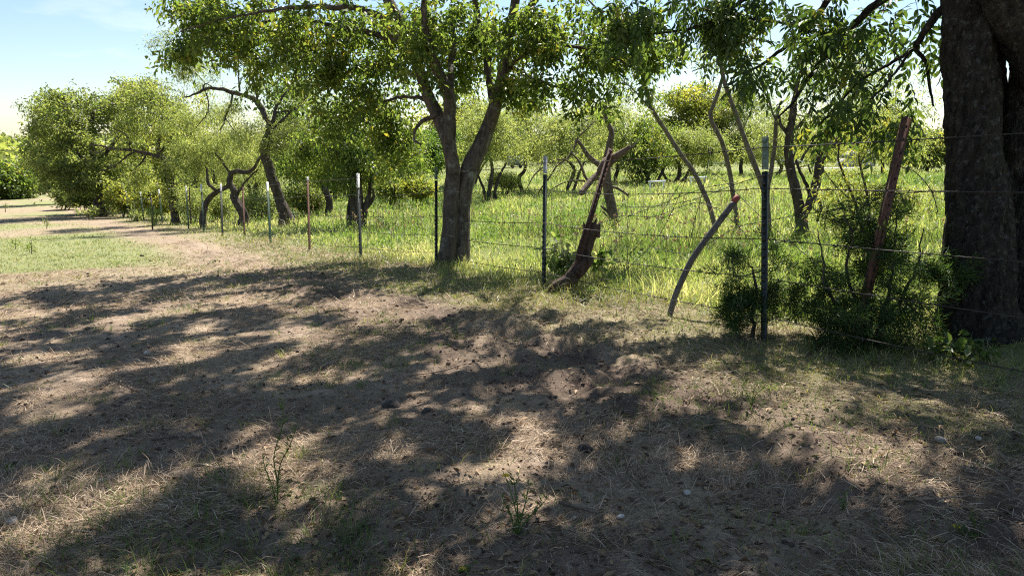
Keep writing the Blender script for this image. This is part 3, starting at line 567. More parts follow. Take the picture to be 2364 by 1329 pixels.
tree('vine_clad_tree', 'leaning tree with ivy-wrapped trunk and long bare limb reaching left over the lane', 27.0, 400,
     [[(406, 500, 20), (402, 465, 18), (398, 430, 17), (394, 395, 16), (380, 368, 14), (365, 345, 10), (372, 300, 7), (378, 250, 5)]],
     [[(382, 372, 12), (350, 356, 10), (318, 350, 8), (290, 346, 7), (262, 346, 5), (235, 338, 4), (205, 334, 3)], [(310, 350, 5), (285, 372, 4), (262, 388, 3), (235, 395, 2)], [(300, 346, 5), (300, 325, 4), (285, 305, 3), (262, 295, 2.5)],
      [(340, 353, 5), (330, 375, 4), (318, 390, 3)], [(372, 350, 7), (392, 325, 5), (400, 300, 4)], [(245, 340, 3), (228, 352, 2.5), (205, 350, 2)]],
     [(370, 250, 0, 70, 70, 1.6, 60), (300, 290, 0.4, 80, 50, 1.4, 45), (400, 330, 0, 40, 60, 1.0, 28), (345, 215, 0.4, 70, 35, 1.3, 36), (397, 440, -0.15, 11, 60, 0.25, 34), (340, 400, 0.6, 60, 50, 1.2, 36)],
     dict(per=46, sigma=0.2, len=0.11, wid=0.05, droop=0.7), 'olive', 'bark_dark', 47, sides=9, bend=0.2, bare=[(270, 360, -0.3, 70, 40, 0.8, 50)])
tree('shade_tree', 'big rounded olive-green tree overhanging the lane, thick trunk beside the far fence posts', 39.0, 228,
     [[(230, 474, 26), (229, 450, 23), (227, 425, 20), (222, 380, 16), (210, 320, 12), (215, 260, 8)]], [[(224, 400, 12), (180, 350, 8), (140, 320, 5)], [(222, 380, 11), (270, 320, 8), (310, 270, 5)], [(226, 420, 9), (180, 410, 6), (140, 420, 4)]],
     [(200, 310, 0, 110, 90, 3.0, 180), (260, 250, 0.5, 90, 65, 2.5, 90), (170, 390, -0.8, 85, 60, 2.0, 110), (270, 400, -0.5, 70, 50, 2.0, 80), (120, 300, 0.5, 50, 80, 2.0, 60), (200, 430, -0.9, 60, 25, 1.2, 40), (160, 230, 0.6, 50, 35, 1.5, 36)],
     dict(per=62, sigma=0.25, len=0.17, wid=0.085, droop=0.5, flat=0.8), 'olive', 'bark_dark', 53, thin=0.72, sides=7, rk=0.018, rmax=0.05, bare=[(160, 340, -2.2, 110, 70, 0.6, 40), (240, 300, -1.6, 90, 60, 0.6, 30)])
tree('roadside_tree', 'dark ragged tree at the far left of the row, its top against open sky', 56.0, 150,
     [[(150, 462, 18), (150, 430, 16), (146, 380, 12), (140, 310, 8), (136, 260, 5)]], [[(148, 400, 9), (112, 340, 6), (90, 280, 4)]],
     [(135, 280, 0, 60, 55, 2.5, 80), (110, 250, 0.3, 40, 45, 1.8, 26), (120, 390, -0.5, 50, 60, 2.2, 80), (90, 320, 0, 22, 60, 1.5, 20)],
     dict(per=50, sigma=0.3, len=0.22, wid=0.12, droop=0.5), 'olive', 'bark_dark', 59, thin=0.7, sides=6)
tree('yellowing_tree', 'yellow-green tree filling the gap between the ivy-wrapped trunk and the olive tree', 44.0, 318,
     [[(320, 470, 14), (318, 440, 13), (322, 390, 10), (330, 330, 7)]], [],
     [(320, 380, 0, 85, 60, 3.0, 120), (330, 270, 1.0, 110, 70, 3.0, 120), (420, 300, 0.5, 60, 90, 2.5, 80), (300, 205, 1, 70, 25, 2.0, 36)],
     dict(per=55, sigma=0.28, len=0.19, wid=0.09, droop=0.6), 'yel', 'bark_dark', 61, thin=0.7, sides=6)
tree('mesquite_tree', 'pale feathery mesquite beyond the gnarled trunk, low pale-yellow foliage', 33.0, 470,
     [[(440, 478, 12), (445, 440, 11), (460, 390, 9), (470, 330, 6)], [(500, 480, 12, 0, 1), (498, 440, 10), (490, 390, 7)]], [],
     [(470, 390, 0, 70, 45, 2.0, 70), (430, 430, -0.4, 35, 35, 1.2, 30), (560, 340, 0.6, 90, 60, 2.0, 70), (480, 280, 0.6, 90, 70, 2.0, 60), (600, 410, 0.5, 50, 30, 1.4, 24)],
     dict(per=80, sigma=0.3, len=0.13, wid=0.03, droop=0.8, flat=1.0), 'mesq', 'bark_dark', 67, thin=0.66, sides=6)
for q, (px, d, lab, ells) in enumerate([
    (15, 66, 'rounded green bush at the left edge of the lane', [(5, 420, 0, 45, 32, 3.0, 120), (40, 432, 0.5, 20, 18, 2.0, 36), (-45, 415, 0.5, 50, 40, 3.5, 80)]),
    (58, 88, 'small tree at the far end of the lane, left side', [(62, 405, 0, 28, 26, 3.0, 80), (20, 398, 2, 34, 26, 3.0, 50)]),
    (118, 84, 'grey-green tree closing the far end of the lane on the right', [(116, 405, 0, 34, 34, 3.0, 90), (140, 410, -2, 34, 34, 3.0, 60)]),
    (-160, 60, 'tall bush left of the lane, mostly outside the picture', [(-150, 390, 0, 90, 70, 3.0, 60)])]):
    tree('lane_bush', lab, d, px, [[(px, 445, 8), (px, 420, 7), (px + 3, 395, 5)]], [], ells, dict(per=62, sigma=0.36 if d < 60 else 0.6, len=0.2 if d < 60 else 0.34, wid=0.11 if d < 60 else 0.19, droop=0.4), ['elm', 'olive', 'olive', 'olive'][q], 'bark_dark', 71 + q, sides=6, cat='bush' if q in (0, 3) else 'tree')

US = [(150, 47, 450, 30, 22, 'olive', 'low olive shrub under the ragged roadside tree'), (195, 41, 452, 34, 20, 'olive', 'dark low shrub left of the thick olive-tree trunk'), (285, 37, 452, 40, 26, 'yel', 'yellow-green shrub behind the far white-tipped posts'), (350, 33, 452, 36, 30, 'yel', 'yellow-green shrub behind the tiny cedar bush'),
      (440, 27, 460, 30, 32, 'mesq', 'pale feathery shrub behind the white-tipped pair'), (500, 29, 462, 34, 30, 'mesq', 'pale brush round the foot of the hooked mesquite'), (590, 27, 470, 30, 24, 'mesq', 'straw-green shrub between the two mesquite trunks'), (705, 30, 455, 44, 24, 'olive', 'low green shrub between arching mesquite and clustered stems'),
      (900, 34, 430, 40, 24, 'olive', 'low grey-green shrub left of the forked tree'), (1160, 38, 412, 34, 18, 'mesq', 'low pale shrub in the pasture right of the forked tree'), (960, 30, 430, 34, 16, 'yel', 'yellowish low shrub just left of the forked tree')]
for q, (px, d, py, rx, ry, mt, lab) in enumerate(US):
    g = proj(ground_at(px, d))[1]; k = d / 40
    tree('understory_shrub', lab, d, px, [[(px, g, 3), (px + 2, g - 8, 3), (px - 2, py, 2)], [(px + 8, g, 3, 0, 1), (px + 12, g - 10, 3), (px + 16, py, 2)]], [], [(px, py, 0, rx, ry, 1.0, 70), (px + rx * 0.4, py + ry * 0.5, -0.3, rx * 0.8, ry * 0.7, 0.8, 40)],
         dict(per=50, sigma=0.2, len=0.16 * k ** 0.5, wid=(0.03 if mt == 'mesq' else 0.07) * k ** 0.5, droop=0.3), mt, 'bark_dark', 300 + q, 'shrubs under the tree row', 'shrub', sides=5)

# --- bare and half-bare stems behind the fence on the right
dead = tree('dead_mesquite', 'half-dead mesquite with crooked bare branches behind the leaning rusty post', 15.0, 1418,
     [[(1420, 526, 26), (1414, 490, 23), (1408, 450, 22), (1403, 410, 21), (1402, 370, 19), (1408, 330, 16), (1412, 300, 13), (1402, 280, 11), (1396, 255, 8), (1400, 215, 5), (1410, 170, 3)]],
     [[(1404, 400, 14), (1388, 384, 13), (1365, 366, 12), (1350, 345, 10), (1338, 328, 8), (1330, 322, 7)], [(1330, 322, 6), (1325, 345, 5), (1312, 368, 5), (1290, 380, 4), (1268, 410, 4), (1245, 445, 3)], [(1330, 322, 4), (1355, 300, 3), (1375, 278, 3)], [(1312, 368, 4), (1280, 372, 3), (1240, 400, 3), (1215, 440, 2)],
      [(1404, 412, 9), (1380, 414, 8), (1352, 418, 7), (1345, 395, 6), (1335, 372, 5), (1318, 356, 4)], [(1352, 418, 5), (1325, 416, 4), (1295, 425, 3), (1270, 440, 2)], [(1408, 430, 7), (1425, 432, 6), (1440, 442, 5), (1450, 452, 4)], [(1412, 500, 9), (1400, 485, 7), (1385, 472, 5)], [(1414, 505, 6), (1400, 500, 5), (1386, 488, 3)],
      [(1404, 380, 7), (1430, 360, 5), (1455, 345, 4), (1475, 318, 3)]],
     [(1300, 420, 0, 70, 40, 0.8, 26), (1300, 350, 0.2, 60, 40, 0.8, 22), (1450, 380, 0.2, 45, 60, 0.8, 24), (1430, 290, 0.3, 45, 50, 0.7, 16), (1250, 400, 0, 50, 50, 0.6, 14)],
     dict(per=7, sigma=0.12, len=0.07, wid=0.014, droop=0.8), 'mesq', 'dead', 73, sides=9, rough=0.4, bend=0.25, rk=0.008, rmax=0.012, bare=[(1300, 400, 0, 90, 70, 0.8, 70), (1440, 400, 0, 50, 80, 0.6, 50), (1400, 260, 0, 50, 60, 0.5, 14)])
THIN[0] = 0.74
STEM = dict(per=26, sigma=0.13, len=0.075, wid=0.026, droop=0.8)
tree('slender_sapling', 'thin bare leaning stem rising left from the tangled wire, leafy only at top', 12.0, 1662,
     [[(1664, 566, 14), (1650, 515, 15), (1630, 450, 15), (1606, 400, 14), (1570, 350, 14), (1535, 300, 13), (1508, 260, 13), (1494, 215, 13), (1475, 155, 11), (1455, 112, 9), (1420, 70, 7), (1370, 18, 6), (1330, -30, 5)]],
     [[(1500, 250, 6), (1470, 215, 5), (1440, 190, 4), (1415, 170, 3)], [(1470, 140, 5), (1490, 90, 4), (1495, 40, 3)]],
     [(1500, 150, 0, 60, 80, 0.5, 22), (1440, 170, 0, 70, 70, 0.6, 26), (1420, 60, 0, 60, 60, 0.6, 20), (1500, 230, 0, 40, 40, 0.4, 8)], STEM, 'elm', 'bark_pale', 79, sides=9, bare=[(1470, 160, 0, 90, 110, 0.6, 34), (1560, 330, 0, 50, 60, 0.4, 8)], rough=0.25, flare=1.2)
tree('slender_sapling', 'crooked pale stem with a kink, second thin trunk from the leaning grey post', 12.5, 1712,
     [[(1716, 596, 15), (1706, 540, 15), (1696, 470, 14), (1686, 400, 14), (1672, 345, 14), (1656, 305, 14), (1642, 278, 14), (1640, 255, 13), (1652, 225, 12), (1662, 195, 11), (1672, 150, 10), (1668, 80, 8), (1660, 10, 6)]],
     [[(1690, 200, 5), (1700, 160, 4), (1720, 110, 3)]], [(1680, 60, 0, 60, 60, 0.5, 12)], STEM, 'elm', 'bark_pale', 83, sides=9, bare=[(1680, 130, 0, 70, 120, 0.5, 26), (1660, 300, 0, 40, 60, 0.3, 8)], rough=0.25, flare=1.2)
tree('slender_sapling', 'forked pale stem directly behind the tall green fence post', 11.5, 1772,
     [[(1778, 610, 18), (1774, 540, 18), (1772, 480, 18), (1760, 430, 16), (1742, 385, 15), (1722, 325, 14), (1703, 270, 14), (1686, 222, 13), (1672, 170, 13), (1664, 115, 12), (1657, 60, 10), (1652, -10, 8)]],
     [[(1772, 480, 15), (1776, 430, 15), (1786, 380, 14), (1792, 320, 13), (1796, 270, 11), (1806, 235, 7)], [(1714, 300, 4), (1735, 255, 3), (1742, 215, 3), (1720, 200, 2)], [(1668, 130, 6), (1700, 80, 4), (1740, 60, 3)], [(1666, 130, 5), (1640, 150, 4), (1600, 165, 3)], [(1796, 290, 8), (1770, 220, 6), (1745, 180, 5), (1730, 140, 3)]],
     [(1670, 40, 0, 80, 60, 0.6, 22), (1740, 150, 0, 60, 60, 0.5, 16), (1630, 120, 0, 40, 50, 0.4, 10)], STEM, 'mesq', 'bark_pale', 89, sides=10, bare=[(1700, 130, 0, 90, 100, 0.6, 34), (1760, 300, 0, 50, 90, 0.4, 16)], rough=0.25, flare=1.15)
tree('forked_mesquite', 'dark vee-shaped mesquite with a broken-off limb, right of the tall green post', 11.0, 1846,
     [[(1858, 545, 36), (1852, 505, 34), (1842, 460, 31), (1834, 415, 28), (1828, 370, 27), (1828, 325, 27), (1834, 285, 24), (1840, 240, 18), (1848, 190, 13), (1860, 120, 9)],
      [(1808, 606, 13, -0.3, 1), (1826, 560, 16, -0.3), (1846, 510, 21, -0.2), (1868, 462, 26, -0.1), (1884, 415, 24), (1892, 370, 20), (1906, 325, 18), (1925, 292, 16), (1955, 250, 13), (1980, 210, 11), (2000, 165, 9)]],
     [[(1882, 440, 22), (1894, 400, 27), (1906, 368, 30), (1925, 346, 29), (1944, 333, 26), (1952, 329, 18)], [(1830, 320, 15), (1812, 300, 13), (1800, 288, 10), (1798, 265, 6)], [(1872, 450, 13), (1858, 410, 11), (1842, 375, 9), (1836, 350, 8)], [(1850, 370, 8), (1862, 345, 6), (1880, 320, 5)], [(1925, 290, 8), (1935, 240, 6), (1945, 190, 4)], [(1836, 300, 9), (1870, 250, 6), (1880, 200, 4)], [(1890, 460, 10), (1895, 480, 9), (1888, 510, 7)]],
     [(1990, 190, 0.2, 100, 80, 0.8, 46), (1880, 170, 0.2, 80, 70, 0.7, 26), (2000, 290, 0.4, 80, 60, 0.8, 34), (1850, 270, 0.2, 50, 40, 0.5, 12), (2080, 240, 0.5, 60, 80, 0.8, 26), (2100, 330, 0.5, 40, 40, 0.6, 14)],
     dict(per=44, sigma=0.16, len=0.085, wid=0.018, droop=0.8), 'mesq', 'bark_dark', 97, sides=16, step=0.05, rough=0.6, bend=0.24, bare=[(1900, 260, 0, 110, 110, 0.7, 60), (2000, 230, 0, 90, 80, 0.6, 30), (1790, 330, 0, 40, 50, 0.4, 14)], flare=1.15)
tree('thicket_sapling', 'thin many-stemmed sapling with yellow-green leaves beside the rusty leaning pipe', 7.5, 1960,
     [[(1995, 640, 9), (1990, 540, 9), (1975, 470, 9), (1950, 410, 8), (1935, 370, 6), (1938, 320, 5), (1942, 260, 3)], [(2000, 640, 9, 0, 1), (2006, 520, 9), (2000, 440, 8), (1985, 380, 7), (1978, 310, 5), (1960, 250, 3)], [(2030, 640, 7, 0, 1), (2050, 480, 7), (2062, 400, 6), (2070, 330, 4), (2075, 270, 3)]],
     [[(1985, 380, 5), (2010, 330, 4), (2020, 280, 3)], [(1975, 470, 5), (1930, 430, 4), (1900, 390, 3)], [(2004, 480, 4), (2030, 440, 3), (2060, 410, 2)]],
     [(1990, 330, 0, 90, 60, 0.6, 52), (1960, 420, 0, 80, 50, 0.5, 36), (2060, 330, 0, 70, 60, 0.5, 34), (2060, 450, 0, 80, 50, 0.5, 30), (1930, 480, -0.2, 60, 50, 0.4, 20), (2110, 500, -0.2, 60, 60, 0.4, 22)],
     dict(per=17, sigma=0.08, len=0.055, wid=0.013, droop=0.5), 'yel', 'bark_dark', 101, sides=7, bend=0.22, rk=0.006, rmax=0.008)

THIN[0] = 1.0
# --- trees across the pasture
back = [
    (1130, 34, 'mesq', 'rounded mesquite seen through the fork of the grey tree', [(1140, 330, 0, 95, 65, 2.4, 170), (1110, 265, 0, 70, 45, 1.6, 70)], 0),
    (1205, 40, 'olive', 'olive tree in the pasture just left of the silver-tipped post', [(1200, 290, 0, 90, 75, 3.0, 160), (1250, 350, -0.6, 70, 50, 2.0, 80)], 0),
    (1310, 36, 'mesq', 'feathery tree behind the bare drooping branches', [(1310, 330, 0, 90, 70, 2.6, 170), (1360, 275, 0.5, 80, 50, 2.0, 80)], 0),
    (1425, 46, 'mesq', 'light mesquite centred behind the half-dead trunk', [(1420, 300, 0, 90, 65, 3.2, 160), (1440, 350, 0, 80, 50, 2.5, 100)], 0),
    (1500, 42, 'elm', 'bright green tree right of the half-dead mesquite', [(1500, 345, 0, 65, 60, 2.4, 120), (1470, 390, 0, 35, 30, 1.5, 36)], 1),
    (1590, 62, 'yel', 'tall rounded yellow-green tree, highest crown in the far row', [(1590, 270, 0, 95, 62, 4.0, 190), (1550, 330, 0, 80, 50, 3.0, 90), (1630, 330, 0, 70, 50, 3.0, 80)], 1),
    (1560, 44, 'mesq', 'wide feathery mesquite between the two leaning saplings', [(1570, 345, 0, 100, 45, 2.6, 120), (1630, 340, 0, 70, 45, 2.0, 70)], 0),
    (1720, 58, 'olive', 'grey-green tree behind the forked pale stem', [(1715, 285, 0, 80, 90, 3.5, 170), (1690, 350, 0, 70, 40, 3.0, 70)], 0),
    (1790, 50, 'mesq', 'mesquite crown showing left of the vee-shaped trunk', [(1780, 325, 0, 80, 65, 3.0, 120)], 0),
    (1900, 54, 'mesq', 'pale mesquite framed inside the vee-shaped trunk', [(1890, 320, 0, 90, 55, 3.2, 110)], 0),
    (2040, 48, 'mesq', 'mesquite spread behind the rusty leaning pipe', [(2030, 325, 0, 95, 55, 3.0, 120), (1990, 270, 0, 80, 50, 2.0, 40)], 0),
    (2140, 56, 'olive', 'low rounded tree just left of the massive right-hand trunk', [(2150, 345, 0, 75, 40, 3.0, 120), (2100, 355, 0, 60, 35, 2.5, 60)], 1),
    (2350, 60, 'olive', 'distant tree behind the right-hand trunks', [(2350, 340, 0, 80, 50, 3.5, 90)], 1),
    (960, 40, 'dark', 'dark tree behind the fork of the grey tree, left side', [(950, 370, 0, 75, 45, 2.5, 100), (1010, 340, 0.5, 65, 60, 2.5, 90), (900, 300, 0.5, 60, 70, 2.5, 70)], 1),
    (1080, 52, 'yel', 'yellow-tinged tree directly behind the grey fork', [(1070, 290, 0, 90, 70, 3.2, 130), (990, 310, 0, 60, 60, 2.5, 60)], 1),
    (590, 42, 'mesq', 'pale brushy mesquite low behind the hooked trunk', [(590, 400, 0, 80, 50, 2.5, 130), (520, 430, 0, 50, 30, 2.0, 50), (640, 300, 0.5, 90, 80, 3.0, 120)], 0),
    (450, 48, 'yel', 'yellow-green brush filling the row behind the ivy-wrapped trunk', [(450, 410, 0, 80, 60, 3.0, 150), (380, 420, 0, 50, 50, 2.5, 70), (420, 330, 0.5, 90, 80, 3.0, 120)], 1),
    (290, 58, 'olive', 'olive brush behind the far white-tipped posts', [(290, 400, 0, 80, 60, 3.5, 150), (330, 430, 0, 50, 30, 3.0, 50)], 1),
    (760, 46, 'olive', 'grey-green brush low behind the clustered dark stems', [(760, 400, 0, 90, 45, 3.0, 130), (880, 410, 0, 60, 30, 2.5, 60)], 1),
]
for q, (px, d, mt, lab, ells, broad) in enumerate(back):
    k = d / 40
    lf = dict(per=58, sigma=0.25 * k, len=0.165 * k, wid=(0.09 if broad else 0.045) * k, droop=0.6, flat=0.9)
    rg = random.Random(q); y0 = ells[0][1] + 20
    trunks = [[(px, 440, 11), (px + rg.uniform(-8, 8), 412, 10), (px + rg.uniform(-14, 14), 385, 8), (px + rg.uniform(-20, 20), y0, 5)]]
    if q % 2 == 0: trunks.append([(px + 14, 440, 8, 0.2, 1), (px + 24, 405, 7, 0.2), (px + 40, 375, 5, 0.2)])
    if q % 3 == 0: trunks.append([(px - 12, 440, 7, 0.3, 1), (px - 24, 410, 6, 0.3), (px - 36, 380, 4, 0.3)])
    e0 = ells[0]; ells = ells + [(e0[0] + rg.uniform(-15, 15), e0[1] - e0[4] * 0.6, 0.5, e0[3] * 0.85, e0[4] * 0.65, e0[5], int(e0[6] * 0.5))]
    tree('pasture_tree', lab, d, px, trunks, [], ells, lf, mt, 'bark_dark', 120 + q, 'trees across the pasture', thin=0.8, sides=6)

# --- far woodland on the hills: a mass nobody could count
rng = np.random.default_rng(5)
n = 7000; ang = np.radians(rng.uniform(50, 130, n)); r_ = 140 * (700 / 140) ** rng.uniform(0, 1, n) ** 0.8
x, y = r_ * np.cos(ang), r_ * np.sin(ang); a_, t_ = at_(x, y)
keep = (fbm(x * 0.03, y * 0.03, 7) > 0.40 - 0.25 * sm(r_, 120, 220)) & ~((np.abs(t_ - 0.5) < 5.0) & (r_ < 150)); x, y, r_ = x[keep], y[keep], r_[keep]
h = rng.uniform(3.5, 7.5, len(x)) * (0.7 + 0.5 * fbm(x * 0.02, y * 0.02, 2)); w = rng.uniform(1.6, 3.2, len(x)); z = gz(x, y, False)
K = 12; mb = MB()
v = unit(rng.normal(size=(len(x), K, 3))) * (rng.uniform(0, 1, (len(x), K)) ** 0.4)[..., None]
pos = np.stack([x[:, None] + v[..., 0] * w[:, None], y[:, None] + v[..., 1] * w[:, None], z[:, None] + h[:, None] * (0.52 + 0.48 * v[..., 2])], -1).reshape(-1, 3)
sz = np.repeat(0.75 + 0.0050 * r_, K) * rng.uniform(0.6, 1.3, len(pos))
leaves(mb, pos, rng.normal(size=pos.shape), rng.normal(size=pos.shape) * 0.7 + [0, 0, 1], sz, sz * 0.8, np.clip(np.repeat(rng.uniform(0.1, 0.9, len(x)), K) + rng.normal(0, 0.12, len(pos)), 0, 1))
tag(mb.obj('woodland', M['olive']), 'hazy green woodland covering the low hills beyond the lane and pasture', 'woodland', None, 'stuff')

# ------------------------------------------------------------------ the fence
def t_post(mb, b, top, w, facing, studs=True, z0=0.0, z1=1.0):
    """T-section steel post from b to top, only between fractions z0 and z1"""
    b = np.asarray(b); top = np.asarray(top); ax = unit(top - b); f = np.array([math.cos(facing), math.sin(facing), 0.0]); f = unit(f - ax * np.dot(f, ax)); s = np.cross(ax, f)
    g = w * 0.10
    prof = [(-w / 2, 0), (w / 2, 0), (w / 2, g), (g / 2, g), (g / 2, w * 0.95), (-g / 2, w * 0.95), (-g / 2, g), (-w / 2, g)]
    p0 = b + (top - b) * z0; p1 = b + (top - b) * z1
    ring = lambda p: np.array([p + s * u + f * q for u, q in prof])
    v = np.concatenate([ring(p0), ring(p1)]); n = len(prof)
    q4 = [[i, (i + 1) % n, n + (i + 1) % n, n + i] for i in range(n)] + [[n, n + 1, n + 2, n + 7], [n + 3, n + 4, n + 5, n + 6]]
    mb.add(v, None, q4)
    if studs:
        L = np.linalg.norm(p1 - p0); m = int(L / 0.055)
        for i in range(m):
            c = p0 + (p1 - p0) * (i + 0.5) / m - f * 0.006; hw = w * 0.28
            c8 = np.array([c + s * hw * a + ax * 0.011 * e + f * 0.008 * d for a in (-1, 1) for e in (-1, 1) for d in (-0.6, 0.9)])
            mb.add(c8, None, [[0, 1, 3, 2], [4, 6, 7, 5], [0, 4, 5, 1], [2, 3, 7, 6], [0, 2, 6, 4], [1, 5, 7, 3]])
def fence_xy(px):                                                   # far part of the straight fence line, found by pixel column
    b = np.array([-5.49, 15.38]); d = np.array([-0.5800, 0.8146]); u = (px - CX) / F
    best = None
    for s in np.linspace(-2, 120, 6000):
        p = b + d * s; z = -1.137 - 0.06 * at_(p[0], p[1])[0]; dep = p[1] * math.cos(PITCH) - z * math.sin(PITCH)
        e = abs(p[0] / dep - u)
        if best is None or e < best[0]: best = (e, p)
    return best[1]
near_posts = [  # base pixel, top pixel, material, top material, tip fraction, width, label
    ((1765, 790), (1765, 315), 'post_black', 'post_pale', 0.16, 0.044, 'tall green steel post with faded pale top beside the small juniper'),
    ((1253, 668), (1257, 360), 'post_black', 'post_silver', 0.13, 0.038, 'dark steel post with silver tip between the forked tree and the leaning stump'),
    ((1005, 612), (1005, 385), 'post_black', 'post_pale', 0.13, 0.038, 'dark steel post with faded greenish tip just left of the forked tree'),
    ((831, 595), (824, 400), 'post_black', 'post_white', 0.17, 0.042, 'black steel post with white tip in front of the clustered dark stems'),
    ((713, 578), (708, 408), 'rust', 'post_silver', 0.05, 0.038, 'rusty brown steel post, first left of the black white-tipped post'),
    ((623, 562), (615, 420), 'post_green', 'post_white', 0.15, 0.043, 'green steel post with white tip in front of the arching mesquite trunk'),
    ((563, 545), (559, 432), 'rust', 'rust', 0.05, 0.040, 'thin rusty red post in front of the hooked mesquite trunk'),
    ((512, 546), (508, 424), 'post_black', 'post_silver', 0.15, 0.046, 'dark steel post with grey tip left of the hooked mesquite'),
    ((469, 535), (463, 425), 'post_green', 'post_white', 0.16, 0.044, 'green post with tall white tip, right one of a white-tipped pair'),
    ((434, 530), (428, 429), 'post_green', 'post_white', 0.16, 0.044, 'green post with white tip, left one of a white-tipped pair'),
]
TOPS = []                                                            # (base, top) of posts that carry the wires
for b, tpx, m1, m2, fr, w, lab in near_posts:
    B = ground_px(*b); dB = B[1] * math.cos(PITCH) - B[2] * math.sin(PITCH); T = P(tpx[0], tpx[1], dB + 0.05)
    r = thing('fence_post', lab, 'fence post', B, 'steel posts of the barbed wire fence')
    mb = MB(); t_post(mb, B - np.array([0, 0, 0.1]), T, w, 2.18 + math.pi / 2 + math.pi, True, 0, 1 - fr); mb.obj('shaft', M[m1], r)
    mb = MB(); t_post(mb, B, T, w * 1.03, 2.18 + math.pi / 2 + math.pi, True, 1 - fr, 1); mb.obj('painted_tip', M[m2], r)
    TOPS.append((B, T))
far_posts = [(374, 'white'), (352, 'black'), (331, 'white'), (312, 'white'), (296, 'white'), (283, 'white'), (272, 'black'), (261, 'white'), (251, 'white'), (245, 'white'), (239, 'white'),
             (206, 'white'), (202, 'white'), (195, 'white'), (190, 'white'), (185, 'white'), (180, 'white'), (176, 'white'), (172, 'white'), (168, 'white')]
ordn = ['first', 'second', 'third', 'fourth', 'fifth', 'sixth', 'seventh', 'eighth', 'ninth', 'tenth', 'eleventh']
wi = 0; rg = random.Random(3)
for q, (px, kind) in enumerate(far_posts):
    xy = fence_xy(px); B = np.array([xy[0], xy[1], G(*xy)]); T = B + np.array([rg.uniform(-0.03, 0.03), rg.uniform(-0.03, 0.03), 1.38 + rg.uniform(-0.05, 0.05)])
    if q <= 10:
        if kind == 'white': lab = 'far white-tipped post, %s white tip left of the wooden post' % ordn[wi]; wi += 1
        else: lab = 'far all-dark steel post standing between white-tipped posts' if q == 1 else 'far all-dark steel post deep in the row of white tips'
        grp = 'steel posts of the barbed wire fence'
    else: lab = 'tiny distant white-tipped post under the olive tree'; grp = 'distant white-tipped posts under the olive tree'
    r = thing('fence_post', lab, 'fence post', B, grp)
    mb = MB(); t_post(mb, B - np.array([0, 0, 0.1]), T, 0.06, 2.18 + math.pi * 1.5, q < 6, 0, 0.84); mb.obj('shaft', M['post_black' if kind == 'black' else 'post_green'], r)
    mb = MB(); t_post(mb, B, T, 0.065, 2.18 + math.pi * 1.5, False, 0.84, 1); mb.obj('painted_tip', M['post_black' if kind == 'black' else 'post_white'], r)
    TOPS.append((B, T))
# weathered wooden post and thin rusty rod among the far steel posts
B = ground_px(400, 516); d = B[1] * math.cos(PITCH) - B[2] * math.sin(PITCH)
r = thing('wooden_post', 'short rough wooden post with knobbly sides among the far steel posts', 'fence post', B); mb = MB()
pp, rd = resample(np.array([B - [0, 0, .1], P(399, 480, d), P(397, 455, d), P(395, 433, d)]), np.array([5, 4.6, 4.3, 3.6]) * d / F, 0.05); tube(mb, pp, rd, 9, 0.5, 5); mb.obj('shaft', M['dead'], r, True)
B = ground_px(442, 523); d = B[1] * math.cos(PITCH) - B[2] * math.sin(PITCH)
r = thing('fence_post', 'thin rusty rod between the wooden post and the white-tipped pair', 'fence post', B); mb = MB(); t_post(mb, B, P(438, 435, d), 0.035, 3.7, True); mb.obj('shaft', M['rust'], r)

# --- wires
def wire(mb, pts, r=0.0025, barbs=True, seed=0, sp=0.13):
    rng = np.random.default_rng(seed); pts = np.asarray(pts)
    tube(mb, pts, np.full(len(pts), r), 4, cap=True)
    if barbs:
        s = np.concatenate([[0], np.cumsum(np.linalg.norm(np.diff(pts, axis=0), axis=1))])
        for q in np.arange(sp * 0.5, min(s[-1], 14.0), sp):
            c = np.array([np.interp(q, s, pts[:, k]) for k in range(3)])
            for _ in range(2):
                v = unit(rng.normal(size=3)) * 0.017; tube(mb, np.array([c - v, c, c + v]), [0.0006, 0.0045, 0.0006], 3, cap=False)
levels = [0.945, 0.747, 0.503, 0.315, 0.133]
wname = ['top', 'second', 'middle', 'fourth', 'lowest']
chain = [TOPS[0], TOPS[1], TOPS[2], TOPS[3], TOPS[4], TOPS[5], TOPS[6], TOPS[7], TOPS[8], TOPS[9]] + [TOPS[10 + k] for k in (0, 2, 3, 4, 5, 7, 10)]
# the strand continues past the tall green post to the next post outside the picture on the right
e0 = np.array([3.12, 2.02]); E0 = np.array([e0[0], e0[1], G(*e0)]); chain = [(E0, E0 + np.array([0.0, 0.0, 1.38]))] + chain
rng = np.random.default_rng(9)
for li, lv in enumerate(levels):
    pts = []
    for q in range(len(chain) - 1):
        (b0, t0), (b1, t1) = chain[q], chain[q + 1]
        p0 = b0 + (t0 - b0) * (lv + rng.normal(0, 0.008)) - np.array([0.02, 0.025, 0]); p1 = b1 + (t1 - b1) * lv - np.array([0.02, 0.025, 0])
        if pts: p0 = pts[-1]
        n = 26 if q < 4 else 9; s = np.linspace(0, 1, n)[:, None]; sagv = (0.035 if li else 0.02) * rng.uniform(0.3, 1.3)
        seg = p0 + (p1 - p0) * s; seg[:, 2] -= sagv * 4 * (s * (1 - s))[:, 0]
        pts.extend(list(seg if not pts else seg[1:]))
    pts = np.array(pts); mb = MB(); near = pts[:26 * 5]
    wire(mb, near, 0.0031, True, li); tube(mb, pts[26 * 5 - 5:], np.full(len(pts) - 26 * 5 + 5, 0.0035), 3)
    o = mb.obj('barbed_wire', M['wire']); tag(o, '%s strand of barbed wire running along the whole fence' % wname[li], 'wire', 'strands of the barbed wire fence')
